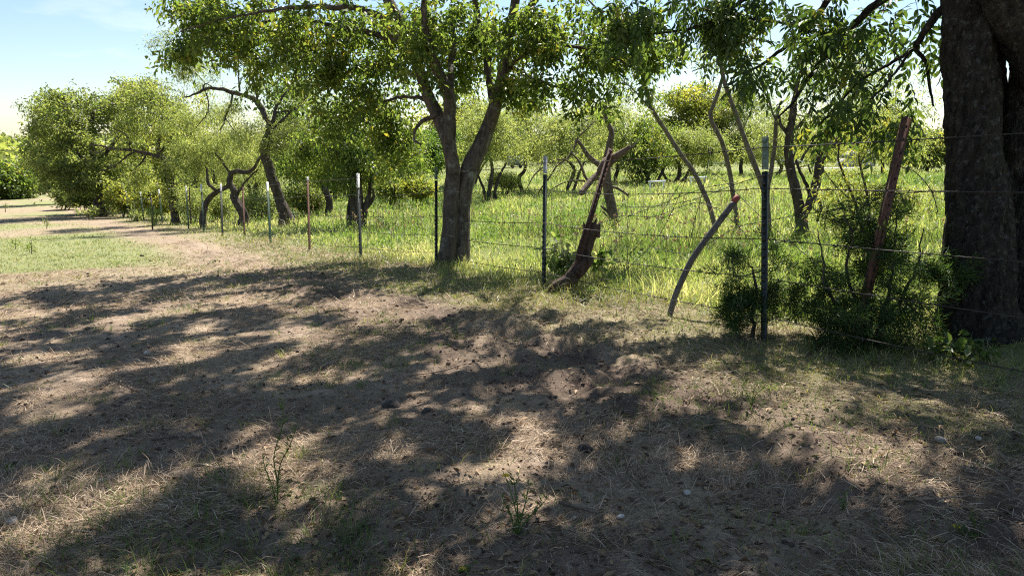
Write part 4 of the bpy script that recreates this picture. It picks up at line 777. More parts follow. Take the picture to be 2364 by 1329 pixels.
# loose and tangled wires round the leaning posts
loose = [  # pixel paths with depth
    ('long drooping barbed wire from the leaning grey post to the stump foot', [(1705, 420, 5.6), (1620, 436, 5.8), (1530, 470, 6.1), (1440, 505, 6.4), (1365, 560, 6.7), (1318, 600, 6.8), (1302, 640, 6.8)]),
    ('slack wire sagging below the middle strand between stump and green post', [(1425, 475, 6.6), (1480, 478, 6.3), (1560, 470, 6.0), (1620, 455, 5.7), (1700, 425, 5.4), (1765, 405, 5.1), (1830, 390, 5.0), (1900, 372, 4.9)]),
    ('wire arching steeply over the leaning grey post', [(1400, 640, 6.6), (1450, 590, 6.4), (1510, 520, 6.2), (1560, 440, 6.0), (1590, 405, 5.9), (1630, 398, 5.8), (1670, 415, 5.7), (1745, 490, 5.5), (1850, 580, 5.2), (1930, 650, 5.0)]),
    ('dangling doubled wire hanging from the knot in the top strand', [(1640, 347, 5.75), (1632, 390, 5.78), (1620, 450, 5.8), (1606, 500, 5.82), (1595, 550, 5.85), (1590, 570, 5.85)]),
    ('wavy wire crossing low from the stump to the grey post', [(1375, 520, 6.7), (1440, 498, 6.4), (1510, 500, 6.2), (1570, 478, 6.0), (1620, 468, 5.8), (1680, 500, 5.6), (1740, 560, 5.4), (1800, 620, 5.2)]),
    ('curved wire sweeping from the stump foot up to the right', [(1330, 690, 6.6), (1370, 650, 6.6), (1420, 640, 6.5), (1470, 600, 6.4), (1520, 545, 6.2), (1560, 470, 6.0), (1590, 400, 5.9)]),
    ('small loop of wire hanging on the rusty angle iron', [(1392, 420, 6.9), (1370, 455, 6.9), (1358, 485, 6.9), (1362, 505, 6.9), (1385, 490, 6.9), (1402, 455, 6.9), (1410, 430, 6.9), (1395, 415, 6.9)]),
    ('second loop of wire below the broken log', [(1352, 440, 6.95), (1352, 455, 6.95), (1362, 466, 6.95), (1380, 460, 6.95), (1398, 445, 6.95)]),
    ('wire rising from the grey post across the forked pale stem', [(1500, 570, 6.1), (1580, 585, 5.8), (1640, 560, 5.6), (1700, 525, 5.4), (1770, 510, 5.1), (1850, 495, 4.9), (1950, 480, 4.7), (2060, 450, 4.5), (2180, 440, 4.2)]),
    ('loose vertical wire tail dropping from the second strand', [(1440, 445, 6.5), (1447, 500, 6.5), (1450, 560, 6.5), (1446, 620, 6.5)]),
    ('drooping wire bowing down right of the rusty pipe', [(2072, 385, 4.5), (2110, 395, 4.4), (2150, 440, 4.4), (2165, 490, 4.4)]),
    ('stray stiff wire poking left from the foot of the silver-tipped post', [(1254, 622, 7.05), (1225, 645, 6.9), (1198, 662, 6.75), (1180, 676, 6.6)]),
]
for q, (lab, path) in enumerate(loose):
    p = np.array([P(*c) for c in path]); pp, rd = resample(p, np.full(len(p), 0.003), 0.05); mb = MB(); wire(mb, pp, 0.0027, q not in (6, 7, 11), 40 + q)
    tag(mb.obj('loose_wire', M['wire']), lab, 'wire', 'loose tangled wires')
p = np.array([P(1640, 347, 5.74)]); mb = MB()
ringp = np.array([P(1640 + 5 * math.cos(a), 347 + 6 * math.sin(a), 5.74 + 0.01 * math.sin(3 * a)) for a in np.linspace(0, 12.5, 40)]); tube(mb, ringp, np.full(40, 0.004), 4)
tag(mb.obj('wire_knot', M['wire']), 'bunched knot of wire twisted onto the top strand', 'wire')

# --- leaning things in the fence
B = ground_px(1540, 728); d = B[1] * math.cos(PITCH) - B[2] * math.sin(PITCH)
r = thing('leaning_post', 'bent grey wooden post leaning right with a red-painted end', 'fence post', B); mb = MB()
path = np.array([B - [0, 0, 0.1], P(1557, 688, d), P(1577, 640, d), P(1603, 590, d), P(1648, 528, d), P(1694, 467, d)]); pp, rd = resample(path, np.array([6.8, 7.0, 7.3, 7.5, 7.5, 7.4]) * d / F, 0.03); tube(mb, pp, rd, 7, 0.12, 3); mb.obj('shaft', M['grey_wood'], r)
mb = MB(); pp, rd = resample(np.array([P(1693, 468.5, d), P(1698, 461, d), P(1704, 453.5, d)]), np.array([7.6, 7.5, 7.3]) * d / F, 0.02); tube(mb, pp, rd, 7, 0.12, 3); mb.obj('painted_end', M['red_paint'], r)

B = ground_px(1296, 668); d = B[1] * math.cos(PITCH) - B[2] * math.sin(PITCH)
r = thing('stump_post', 'leaning reddish weathered wooden stump post with split top', 'fence post', B); mb = MB()
path = np.array([B - [0.12, 0, 0.1], P(1288, 664, d), P(1315, 645, d), P(1342, 610, d), P(1352, 570, d), P(1363, 535, d), P(1372, 516, d)]); pp, rd = resample(path, np.array([20, 17, 16, 16, 15, 15, 12]) * d / F, 0.02); tube(mb, pp, rd, 26, 0.42, 8, freq=14, grain=0.25)
for sx, sy, ex, ey in ((1362, 524, 1358, 500), (1372, 522, 1378, 502), (1380, 526, 1386, 510), (1352, 530, 1347, 512)): tube(mb, np.array([P(sx - 3, sy + 22, d), P(sx, sy, d), P(ex, ey, d)]), np.array([8, 6, 0.8]) * d / F, 6, 0.4, sx)
mb.obj('trunk', M['red_wood'], r, True)
mb = MB(); pp, rd = resample(np.array([P(1335, 632, d - .1), P(1358, 600, d - .12), P(1360, 588, d - .12)]), np.array([13, 14, 5]) * d / F, 0.02); tube(mb, pp, rd, 10, 0.4, 4); mb.obj('burl', M['red_wood'], r, True)
rb = P(1334, 602, d - 0.17)
r = thing('rusty_angle_iron', 'rusty red steel post leaning on the wooden stump', 'fence post', rb); mb = MB(); t_post(mb, rb, P(1411, 344, d + 0.1), 0.060, 1.9, True); mb.obj('shaft', M['rust_shaded'], r)
r = thing('broken_log', 'broken grey limb caught behind the rusty leaning post, pointing up right', 'log', P(1415, 375, d + .25)); mb = MB()
pp, rd = resample(np.array([P(1385, 398, d + .3), P(1400, 378, d + .25), P(1422, 362, d + .2), P(1440, 350, d + .15), P(1455, 337, d + .1)]), np.array([9, 13, 9, 7, 3]) * d / F, 0.02); tube(mb, pp, rd, 12, 0.4, 6); mb.obj('limb', M['dead'], r, True)
r = thing('broken_log', 'short sawn grey log stub hanging lower left of the rusty leaning post', 'log', P(1360, 420, d + .3)); mb = MB()
pp, rd = resample(np.array([P(1341, 446, d + .1), P(1355, 428, d + .2), P(1372, 408, d + .3), P(1392, 392, d + .35)]), np.array([6, 7.5, 7.5, 7]) * d / F, 0.02); tube(mb, pp, rd, 12, 0.25, 7); mb.obj('limb', M['dead'], r, True)

dp = 4.35; B = ground_at(1975, dp)
r = thing('rusty_pipe', 'rusty orange perforated steel post leaning right out of the juniper', 'fence post', B); mb = MB()
T = P(2096, 272, dp); b_ = B; ax = unit(T - b_); s = unit(np.cross(ax, [0, 1, 0.0])); f = np.cross(ax, s); hw = 8.3 * dp / F
def strip(c0, c1, w, th_): return np.array([c + s * w * a + f * th_ * e for c in (c0, c1) for a, e in ((-1, -1), (1, -1), (1, 1), (-1, 1))])
BOX = [[0, 1, 5, 4], [1, 2, 6, 5], [2, 3, 7, 6], [3, 0, 4, 7], [0, 3, 2, 1], [4, 5, 6, 7]]
mb.add(strip(b_, T, hw, 0.004), None, BOX); mb.add(strip(b_, T, 0.004, 0.03) + s * hw, None, BOX); mb.obj('shaft', M['rust'], r)
L = np.linalg.norm(T - b_); mb = MB(); fs = -1 if f[1] > 0 else 1
for q in np.arange(0.06, L - 0.02, 0.085):
    c = T - ax * q + f * fs * 0.0052; an = np.linspace(0, 2 * math.pi, 9)[:-1]
    mb.add(np.concatenate([c + s * 0.009 * np.cos(an)[:, None] + ax * 0.011 * np.sin(an)[:, None], [c]]), [[k, (k + 1) % 8, 8] for k in range(8)] )
mb.obj('holes', M['rust_hole'], r)['kind'] = 'stuff'

# ------------------------------------------------------------------ shrubs at the fence
def juniper(label, depth, px, ells, seed, n_leaf=90, name='juniper_shrub', stems=((0, 0),), mat='junip', hgt=520):
    trunk = [[(px + a, 830, 10, 0, 1), (px + a * 1.4, 760, 9), (px + a * 2 + b, 660, 7), (px + a * 2.4 + b * 1.6, hgt + abs(b) * 1.3, 2)] for a, b in stems]
    return tree(name, label, depth, px, trunk, [], ells, dict(per=n_leaf, sigma=0.030 if depth < 10 else 0.05, len=0.042, wid=0.0055, droop=-0.25, flat=1.0, curl=0.1, along=1.3), mat, 'bark_dark', seed, cat='shrub', sides=7, step=0.05, bend=0.2, rk=0.006, rmax=0.008)
juniper('large dark juniper shrub in the fence line left of the massive trunk', 4.5, 2005,
        [(2005, 640, 0, 85, 110, 0.38, 150), (1950, 740, -0.1, 85, 80, 0.38, 120), (2070, 740, 0, 90, 80, 0.38, 120), (2010, 810, -0.2, 110, 35, 0.35, 70), (2020, 530, 0.1, 70, 60, 0.28, 60), (2060, 460, 0.15, 60, 50, 0.22, 20), (1960, 490, 0.15, 60, 50, 0.22, 20), (2150, 640, 0.0, 45, 80, 0.25, 50), (2230, 630, -0.1, 60, 40, 0.2, 14), (1890, 650, 0.05, 35, 60, 0.25, 30)], 201, 46, stems=((0, 0), (-12, -20), (14, 20), (26, 40), (-22, -45)), hgt=470)
juniper('small wispy juniper shrub clumped round the foot of the tall green post', 4.8, 1735,
        [(1715, 700, 0, 65, 45, 0.3, 66), (1780, 690, 0.1, 50, 50, 0.25, 36), (1700, 610, 0.1, 65, 70, 0.25, 24), (1800, 600, 0.1, 55, 80, 0.22, 26), (1835, 700, 0, 40, 60, 0.25, 24), (1690, 745, -0.1, 45, 18, 0.25, 22)], 203, 58, hgt=620)
juniper('tiny dark cedar bush at the fence foot beyond the wooden post', 23.5, 350, [(350, 488, 0, 18, 28, 0.5, 40), (350, 512, -0.2, 20, 10, 0.4, 16)], 205, 90, 'cedar_bush', hgt=470)
def broad_plant(label, depth, px, ells, seed, mat, ln, wd, per, name='leafy_weed', top=560, cat='plant', sg=0.04):
    g = ground_at(px, depth); gp_ = proj(g)
    trunk = [[(px, gp_[1], 3, 0, 1), (px + 2, (gp_[1] + top) / 2, 2.5), (px - 3, top, 1.5)]]
    return tree(name, label, depth, px, trunk, [], ells, dict(per=per, sigma=sg, len=ln, wid=wd, droop=0.5, flat=0.5, hi=True), mat, 'bark_dark', seed, cat=cat, sides=5, step=0.05, rk=0.005, rmax=0.005)
broad_plant('bright broad-leaved weed between the silver-tipped post and the stump', 7.3, 1300, [(1315, 588, 0, 40, 30, 0.2, 18), (1275, 590, 0, 24, 35, 0.15, 9), (1300, 620, 0, 40, 25, 0.2, 10)], 211, 'meadow', 0.085, 0.05, 6)
broad_plant('broad-leaved weed just right of the stump post', 7.1, 1388, [(1388, 595, 0, 24, 26, 0.15, 10), (1385, 620, 0, 20, 16, 0.12, 5)], 213, 'meadow', 0.08, 0.05, 5)
broad_plant('low glossy-leaved vine at the foot of the massive trunk', 4.0, 2200, [(2190, 805, 0, 60, 22, 0.15, 18), (2260, 800, 0, 40, 22, 0.15, 10)], 215, 'pecan', 0.055, 0.038, 6, top=800)
for q, (px, py, lab) in enumerate([(225, 490, 'blue-green leafy weed at the foot of the olive tree'), (260, 492, 'blue-green weeds among the far fence posts'), (205, 500, 'grey-green weed spilling onto the lane'), (290, 480, 'pale green weed behind the far white-tipped posts'), (318, 505, 'small grey-green weed near the tiny cedar bush')]):
    B = ground_px(px, py + 6); d = B[1] * math.cos(PITCH) - B[2] * math.sin(PITCH)
    tree('leafy_weed', lab, d, px, [[(px, py, 2), (px, py - 12, 2), (px + 1, py - 24, 1)]], [], [(px, py - 10, 0, 20, 13, 0.6, 24)], dict(per=14, sigma=0.12, len=0.16, wid=0.05, droop=-0.3), 'mesq', 'bark_dark', 220 + q, 'weeds along the far fence', 'weed', sides=4)
for q, (px, py, hh, lab) in enumerate([(36, 575, 26, 'small weed standing alone on the left of the mown lane'), (72, 588, 34, 'yellow-footed green weed on the mown lane'), (108, 530, 26, 'thin weed in the lane beyond the brown band'), (12, 490, 22, 'dry twiggy weed at the far left of the lane')]):
    B = ground_px(px, py); d = B[1] * math.cos(PITCH) - B[2] * math.sin(PITCH)
    tree('lane_weed', lab, d, px, [[(px, py, 2), (px, py - hh * .5, 1.6), (px + 1, py - hh, 1)]], [], [(px, py - hh * .55, 0, hh * .45, hh * .45, 0.15, 10)], dict(per=8, sigma=0.05, len=0.07, wid=0.022, droop=-0.2), 'elm', 'bark_dark', 230 + q, 'weeds on the lane', 'weed', sides=4)
# forbs in the foreground
def forb(label, px, py, stems, flower=None, seed=0, mat='grass'):
    rng = np.random.default_rng(seed); B = ground_px(px, py); d = B[1] * math.cos(PITCH) - B[2] * math.sin(PITCH)
    r = thing('wild_forb', label, 'plant', B, 'green forbs in the foreground'); mbs = MB(); mbl = MB()
    for st in stems:
        p = np.array([B - [0, 0, .01]] + [P(a, b, d + rng.normal(0, .02)) for a, b in st]); pp, rd = resample(p, np.linspace(0.0028, 0.0012, len(p)), 0.015); tube(mbs, pp, rd, 4)
        n = len(pp) * 2; i = rng.integers(1, len(pp), n); az = rng.uniform(0, 6.28, n); dr = np.stack([np.cos(az), np.sin(az), rng.uniform(0.3, 1.4, n)], 1)
        leaves(mbl, pp[i], dr, rng.normal(size=(n, 3)), rng.uniform(0.012, 0.035, n), rng.uniform(0.003, 0.007, n), rng.uniform(0.0, 0.6, n))
    o = mbs.obj('stem', M[mat], r); o['_base'] = list(r['_base']); BASES.append(o); o2 = mbl.obj('foliage', M[mat], r); o2['kind'] = 'stuff'
    for fx, fy in (flower or []):
        c = P(fx, fy, d); mb = MB(); an = np.linspace(0, 2 * math.pi, 12)[:-1]; dr = np.stack([np.cos(an), np.sin(an) * 0.8, 0 * an + 0.35], 1)
        leaves(mb, np.repeat(c[None], 11, 0), dr, np.tile([0, -0.5, 1.0], (11, 1)), 0.014, 0.007, rng.uniform(0, 1, 11)); mb.obj('flower', M['flower'], o)
    return r
forb('green feathery forb with one yellow flower, lower centre foreground', 1190, 1235, [[(1195, 1180), (1190, 1130), (1184, 1098)], [(1205, 1190), (1215, 1150), (1222, 1120)], [(1180, 1190), (1165, 1160), (1155, 1135)], [(1215, 1200), (1245, 1170), (1262, 1150)], [(1195, 1200), (1178, 1130), (1168, 1102)]], [(1168, 1098)], 1)
forb('tall thin yellow-green weed, left foreground', 640, 1165, [[(640, 1110), (632, 1060), (640, 1020), (655, 970), (650, 925)], [(628, 1120), (612, 1080), (606, 1050)], [(645, 1080), (668, 1030), (685, 985)]], None, 2)
forb('low forb with yellow bud at the bottom edge', 1075, 1325, [[(1070, 1322), (1068, 1316)], [(1082, 1310), (1090, 1300)]], [(1068, 1314)], 3)
forb('sprawling forb with orange-yellow flower at the lower right', 2245, 1250, [[(2235, 1225), (2215, 1218)], [(2250, 1215), (2240, 1190)], [(2265, 1220), (2275, 1200)], [(2230, 1240), (2207, 1220)]], [(2207, 1216)], 4)
forb('upright green sprig in the middle distance of the straw', 1055, 782, [[(1056, 770), (1054, 755), (1058, 742)], [(1050, 772), (1044, 760)]], None, 5)
forb('light green sprig near the left edge', 20, 1095, [[(25, 1078), (30, 1070)], [(12, 1080), (8, 1068)]], None, 6)
forb('bright grass-green sprout right of centre', 1735, 935, [[(1740, 905), (1752, 880)], [(1725, 910), (1712, 890)], [(1745, 910), (1770, 890)]], [], 7)
forb('leafy sprig in the shade at lower right', 1945, 1175, [[(1948, 1160), (1935, 1152)], [(1950, 1150), (1962, 1130)]], None, 8)

# ------------------------------------------------------------------ ground cover
def polar(rng, n, r0, r1, a0=40, a1=140):
    ang = np.radians(rng.uniform(a0, a1, n)); r = r0 * (r1 / r0) ** rng.uniform(0, 1, n); return r * np.cos(ang), r * np.sin(ang), r
rng = np.random.default_rng(77)
# dry straw lying on the worn ground
x, y, r = polar(rng, 255000, 1.45, 18); a, t, edge, mead, lawn = masks(x, y)
cl = fbm(x * 1.7, y * 1.7, 91, 3); p = (1 - 0.92 * lawn) * (1 - sm(t, 4.6, 5.4)) * (0.25 + 0.95 * sm(cl, 0.36, 0.60)) * (1 - 0.65 * dirtmask(x, y)); k = rng.uniform(0, 1, len(x)) < p
x, y, r, cl = x[k], y[k], r[k], cl[k]; n = len(x)
up = rng.uniform(0, 1, n) ** 4 * 0.9
pos = np.stack([x, y, gz(x, y) + 0.002 + rng.uniform(0, 0.022, n) * sm(cl, 0.4, 0.7)], 1); lod = np.maximum(1, r / 3.2) ** 0.8
mb = MB(); flow = fbm(x * 0.8, y * 0.8, 13, 2) * 9
blades(mb, pos, flow + rng.normal(0, 0.9, n), up, rng.uniform(0.025, 0.03 + 0.11 * rng.random(n) ** 0.7, n) * lod ** 0.5, rng.uniform(0.0014, 0.0034, n) * lod, rng.uniform(0, 0.35, n) + up * 0.4, np.clip(rng.beta(2, 2.2, n) + 0.35 * (cl - 0.5), 0, 1))
tag(mb.obj('dry_straw', M['straw']), 'dry straw and dead grass strewn over the worn ground', 'dry grass', None, 'stuff')
# short green tufts scattered through the straw
x, y, r = polar(rng, 6500, 1.6, 22); a, t, edge, mead, lawn = masks(x, y); pm = sm(fbm(x * 0.9, y * 0.9, 111, 3), 0.46, 0.66) * (1 - sm(t, 3.0, 3.8)) * (1 - 0.6 * lawn)
k = rng.uniform(0, 1, len(x)) < 0.06 + 0.6 * pm; x, y, r = x[k], y[k], r[k]; m = 20
ox, oy = rng.normal(0, 1, (2, len(x), m)); sp = (rng.uniform(0.02, 0.075, len(x)) * np.maximum(1, r / 6) ** 0.5)[:, None]; bx = (x[:, None] + ox * sp).ravel(); by = (y[:, None] + oy * sp).ravel(); n = len(bx)
hh = np.repeat(rng.uniform(0.025, 0.085, len(x)), m) * rng.uniform(0.6, 1.3, n); lod = np.maximum(1, np.repeat(r, m) / 3.2) ** 0.8
mb = MB(); blades(mb, np.stack([bx, by, gz(bx, by)], 1), np.arctan2(oy, ox).ravel() + rng.normal(0, .5, n), rng.uniform(0.5, 1.45, n), hh, rng.uniform(0.0018, 0.0032, n) * lod, rng.uniform(0.1, 0.9, n), np.clip(np.repeat(rng.beta(2, 2.5, len(x)), m) + rng.normal(0, 0.12, n), 0, 1))
tag(mb.obj('green_tufts', M['grass']), 'short green grass tufts growing through the straw', 'grass', None, 'stuff')
# mown lane
x, y, r = polar(rng, 115000, 7, 50, 80, 138); a, t, edge, mead, lawn = masks(x, y); k = rng.uniform(0, 1, len(x)) < lawn * 0.9 + 0.05 * (t < 3); x, y, r = x[k], y[k], r[k]; n = len(x); lod = np.maximum(1, r / 3.5) ** 0.85
mb = MB(); blades(mb, np.stack([x, y, gz(x, y)], 1), rng.uniform(0, 6.28, n), rng.uniform(0.3, 1.4, n), rng.uniform(0.02, 0.05, n) * lod ** 0.25, rng.uniform(0.002, 0.0035, n) * lod, rng.uniform(0, 0.8, n), np.clip(rng.beta(2, 2, n) + 0.26, 0, 1))
tag(mb.obj('mown_grass', M['grass']), 'short mown grass on the lane at left', 'grass', None, 'stuff')
# rough grass along the fence
x, y, r = polar(rng, 260000, 3.0, 60, 40, 140); a, t, edge, mead, lawn = masks(x, y); cl = fbm(x * 1.3, y * 1.3, 131, 3); k = rng.uniform(0, 1, len(x)) < edge * (0.35 + 0.8 * sm(cl, 0.35, 0.6)); x, y, r, cl, t = x[k], y[k], r[k], cl[k], t[k]; n = len(x); lod = np.maximum(1, r / 3.5) ** 0.8
hh = rng.uniform(0.05, 0.22, n) * (0.4 + 0.7 * sm(t, 3.1, 4.6)) * (0.5 + cl) * (0.6 + 0.4 * sm(r, 5, 7)); mb = MB()
blades(mb, np.stack([x, y, gz(x, y)], 1), rng.uniform(0, 6.28, n), rng.uniform(0.45, 1.45, n), hh, rng.uniform(0.002, 0.004, n) * lod, rng.uniform(0.2, 1.4, n), np.clip(rng.beta(2, 1.5, n) * 0.9 + 0.5 * (fbm(x * 0.9, y * 0.9, 141, 2) - 0.42) + 0.15, 0, 1))
tag(mb.obj('fence_line_grass', M['grass']), 'rough half-dry grass along the foot of the fence', 'grass', None, 'stuff')
# tall meadow beyond the fence
x, y, r = polar(rng, 190000, 5.5, 75, 46, 134); a, t, edge, mead, lawn = masks(x, y); cl = fbm(x * 0.55, y * 0.55, 151, 3); k = rng.uniform(0, 1, len(x)) < mead * (0.45 + 0.6 * sm(cl, 0.3, 0.55)); x, y, r, cl, t = x[k], y[k], r[k], cl[k], t[k]; n = len(x); lod = np.maximum(1, r / 4.0) ** 0.85
hh = rng.uniform(0.10, 0.46, n) * (0.6 + 0.8 * vnoise(x * 0.9, y * 0.9, 335)) * (0.45 + 0.55 * sm(t, 4.6, 7.5)) * (0.55 + 0.8 * cl); dry = sm(fbm(x * 0.30, y * 0.30, 161, 3), 0.46, 0.62)
nd = np.clip(-0.22 + 0.55 * sm(fbm(x * 0.16, y * 0.16, 163, 3), 0.40, 0.62) + 0.75 * (1 - sm(t, 5.0, 7.5)) + 0.35 * dry * sm(r, 14, 26), -0.3, 1)
mb = MB(); blades(mb, np.stack([x, y, gz(x, y)], 1), rng.uniform(0, 6.28, n), rng.uniform(0.7, 1.5, n), hh, rng.uniform(0.0037, 0.0075, n) * lod, rng.uniform(0.1, 1.2, n), np.clip(rng.beta(2, 3, n) + nd * 0.55 + 0.5 * (vnoise(x * 1.7, y * 1.7, 333) - 0.5), 0, 1))
tag(mb.obj('meadow_grass', M['meadow']), 'tall bright green grass filling the pasture behind the fence', 'grass', None, 'stuff')
# broad-leaved weeds in the pasture
x, y, r = polar(rng, 1500, 6.5, 45, 50, 132); a, t, *_ = masks(x, y); k = (t > 4.9) & (fbm(x * 0.4, y * 0.4, 337) > 0.47); x, y, r = x[k], y[k], r[k]; m = 26; n = len(x) * m
hw_ = np.repeat(rng.uniform(0.15, 0.5, len(x)), m); o3 = rng.normal(size=(n, 3)) * np.stack([hw_ * 0.28, hw_ * 0.28, hw_ * 0.3], 1); pos = np.stack([np.repeat(x, m), np.repeat(y, m), np.repeat(gz(x, y), m) + hw_ * 0.6], 1) + o3; lod = np.repeat(np.maximum(1, r / 10) ** 0.8, m)
mb = MB(); leaves(mb, pos, o3 * 3 + rng.normal(size=(n, 3)) * 0.5 + [0, 0, 0.3], rng.normal(size=(n, 3)) * 0.6 + [0, 0, 1], rng.uniform(0.035, 0.07, n) * lod ** 0.8, rng.uniform(0.012, 0.025, n) * lod ** 0.8, np.clip(np.repeat(rng.uniform(0, 1, len(x)), m) + rng.normal(0, 0.1, n), 0, 1))
tag(mb.obj('meadow_weeds', M['dark']), 'darker leafy weeds scattered through the pasture grass', 'weeds', None, 'stuff')
# dried seed heads in the pasture
x, y, r = polar(rng, 1500, 7.5, 30, 55, 130); a, t, *_ = masks(x, y); k = (t > 5.0) & (fbm(x * 0.5, y * 0.5, 171) > 0.5); x, y, r = x[k], y[k], r[k]; mb = MB(); mh = MB()
for q in range(len(x)):
    z = G(x[q], y[q]); h = rng.uniform(0.3, 0.7); lx, ly = rng.normal(0, 0.06, 2); pp = np.array([[x[q], y[q], z], [x[q] + lx * .4, y[q] + ly * .4, z + h * .6], [x[q] + lx, y[q] + ly, z + h]])
    w = 0.002 * max(1, r[q] / 7); tube(mb, pp, [w, w, w * .7], 3, cap=False)
    leaves(mb, np.repeat(pp[-1:], 6, 0), rng.normal(size=(6, 3)) + [0, 0, .5], rng.normal(size=(6, 3)), 0.035, 0.022, rng.uniform(0, 1, 6))
tag(mb.obj('seed_stalks', M['seed']), 'dry stalks with pale seed heads standing in the pasture grass', 'dry weeds', None, 'stuff')
# fallen leaves and soil crumbs
x, y, r = polar(rng, 9000, 1.6, 14); a, t, edge, mead, lawn = masks(x, y); k = (t < 4) & (lawn < 0.4); x, y, r = x[k], y[k], r[k]; n = len(x); mb = MB(); az = rng.uniform(0, 6.28, n)
leaves(mb, np.stack([x, y, gz(x, y) + 0.008], 1), np.stack([np.cos(az), np.sin(az), rng.normal(0.1, 0.25, n)], 1), rng.normal(0, 0.5, (n, 3)) + [0, 0, 1], rng.uniform(0.015, 0.05, n), rng.uniform(0.008, 0.022, n), rng.uniform(0, 1, n))
tag(mb.obj('leaf_litter', M['litter']), 'brown fallen leaves scattered in the straw', 'leaves', None, 'stuff')
# crumbs of soil
x, y, r = polar(rng, 36000, 1.5, 16); a, t, edge, mead, lawn = masks(x, y); k = rng.uniform(0, 1, len(x)) < (0.25 + 0.75 * dirtmask(x, y)) * (t < 4.2) * (1 - 0.9 * lawn); x, y, r = x[k], y[k], r[k]; n = len(x)
sz = rng.uniform(0.002, 0.002 + 0.013 * rng.random(n) ** 2, n) * np.maximum(1, r / 3) ** 0.7; c = np.stack([x, y, gz(x, y) + sz * 0.2], 1)
oc = np.array([[1, 0, 0], [0, 1, 0], [-1, 0, 0], [0, -1, 0], [0, 0, 0.8], [0, 0, -0.6]], float); az = rng.uniform(0, 6.28, n); j6 = oc[None] * rng.uniform(0.6, 1.4, (n, 6, 1))
vx = j6[..., 0] * np.cos(az)[:, None] - j6[..., 1] * np.sin(az)[:, None]; vy = j6[..., 0] * np.sin(az)[:, None] + j6[..., 1] * np.cos(az)[:, None]
v = c[:, None] + np.stack([vx, vy, j6[..., 2]], -1) * sz[:, None, None]; o6 = np.arange(n)[:, None] * 6
f = np.concatenate([o6 + q for q in ([0, 1, 4], [1, 2, 4], [2, 3, 4], [3, 0, 4], [1, 0, 5], [2, 1, 5], [3, 2, 5], [0, 3, 5])], 1).reshape(-1, 3)
mb = MB(); mb.add(v.reshape(-1, 3), f, None, np.repeat(rng.beta(1.6, 2.4, n), 6))
tag(mb.obj('soil_crumbs', M['crumb']), 'loose brown crumbs of soil on the worn ground', 'soil', None, 'stuff')
# stones and clods one can point to
def lump(name, label, cat, px, py, size, mat, seed, grp, flat=0.6):
    B = ground_px(px, py); d = np.linalg.norm(B); rad = size * 0.5 * d / F; rng = np.random.default_rng(seed)
    u, v = np.meshgrid(np.linspace(0, 2 * math.pi, 12, endpoint=False), np.linspace(0, math.pi, 8)); u = u.ravel(); v = v.ravel()
    p = np.stack([np.sin(v) * np.cos(u), np.sin(v) * np.sin(u), np.cos(v)], 1); k = 1 + 0.7 * (fbm(p[:, 0] * 1.4 + seed, p[:, 1] * 1.4 + p[:, 2] * 1.1, seed, 3) - 0.5)
    p = p * k[:, None] * [1, 0.8 + 0.3 * rng.random(), flat] * rad + B + [0, 0, rad * flat * 0.35]
    i = np.arange(7)[:, None] * 12; j = np.arange(12)[None]; q = np.stack([i + j, i + (j + 1) % 12, i + 12 + (j + 1) % 12, i + 12 + j], -1).reshape(-1, 4)[:, ::-1]
    mb = MB(); mb.add(p, None, q); tag(mb.obj(name, M[mat], None, mat == 'stone'), label, cat, grp)
for q, (px, py, s, lab) in enumerate([(497, 1125, 18, 'pale rounded stone, left foreground'), (28, 1205, 22, 'flat pale stone at the left edge'), (408, 1132, 14, 'small flat stone left of the pale rounded stone'), (230, 1110, 13, 'buff stone in the sunlit patch at left'), (2172, 1019, 22, 'white stone in the shade at right'), (2258, 1012, 13, 'smaller white stone right of the white stone'), (1325, 1196, 11, 'small pale pebble right of the yellow flower'), (340, 816, 14, 'angular pale stone in the upper left of the straw'), (1585, 1138, 20, 'pale flake of stone in the shade, lower centre right'), (940, 1248, 13, 'grey pebble near the bottom centre'), (1432, 1193, 18, 'pale sliver of stone left of the flake'), (355, 880, 10, 'pebble below the angular stone')]):
    lump('stone', lab, 'stone', px, py, s, 'stone', q + 1, 'stones in the straw')
for q, (px, py, s, lab) in enumerate([(905, 938, 44, 'dark clod of dung lying in the straw at centre left'), (1350, 1036, 34, 'dark earthy clod right of centre'), (985, 950, 26, 'small dark clod right of the dung'), (160, 995, 18, 'dark crumb of soil at left')]):
    lump('clod', lab, 'clod', px, py, s, 'dung', 40 + q, 'dark clods in the straw', 0.5)
# sticks
for q, (pts, lab) in enumerate([([(515, 1190), (518, 1160), (540, 1152), (555, 1168)], 'bent pale straw stem standing in the left foreground'), ([(350, 1020), (410, 1012), (470, 1016)], 'grey stick lying in the left foreground'), ([(1290, 1165), (1330, 1178), (1365, 1188)], 'brown stick lying right of the yellow flower'), ([(835, 1218), (870, 1214)], 'short brown stick near the bottom centre'), ([(1590, 838), (1680, 842), (1760, 838)], 'long thin stick lying in the shade below the leaning grey post'), ([(2060, 1160), (2150, 1158), (2240, 1150)], 'long straw-coloured stick at lower right'), ([(940, 870), (1010, 862), (1080, 840)], 'thin stem lying across the centre'), ([(2210, 890), (2290, 905), (2350, 915)], 'grey fallen branch at the right edge')]):
    p = []
    for i_, (px, py) in enumerate(pts):
        if q == 0: B = ground_px(515, 1190); p.append(P(px, py, B[1] * math.cos(PITCH) - B[2] * math.sin(PITCH)))
        else: p.append(ground_px(px, py) + [0, 0, 0.012])
    pp, rd = resample(np.array(p), np.linspace(0.0045, 0.002, len(p)) * (0.55 if q == 0 else 1.2), 0.03); mb = MB(); tube(mb, pp, rd, 5, 0.3, q)
    tag(mb.obj('stick', M['straw'] if q in (0, 5, 6) else M['dead']), lab, 'stick', 'sticks in the straw')

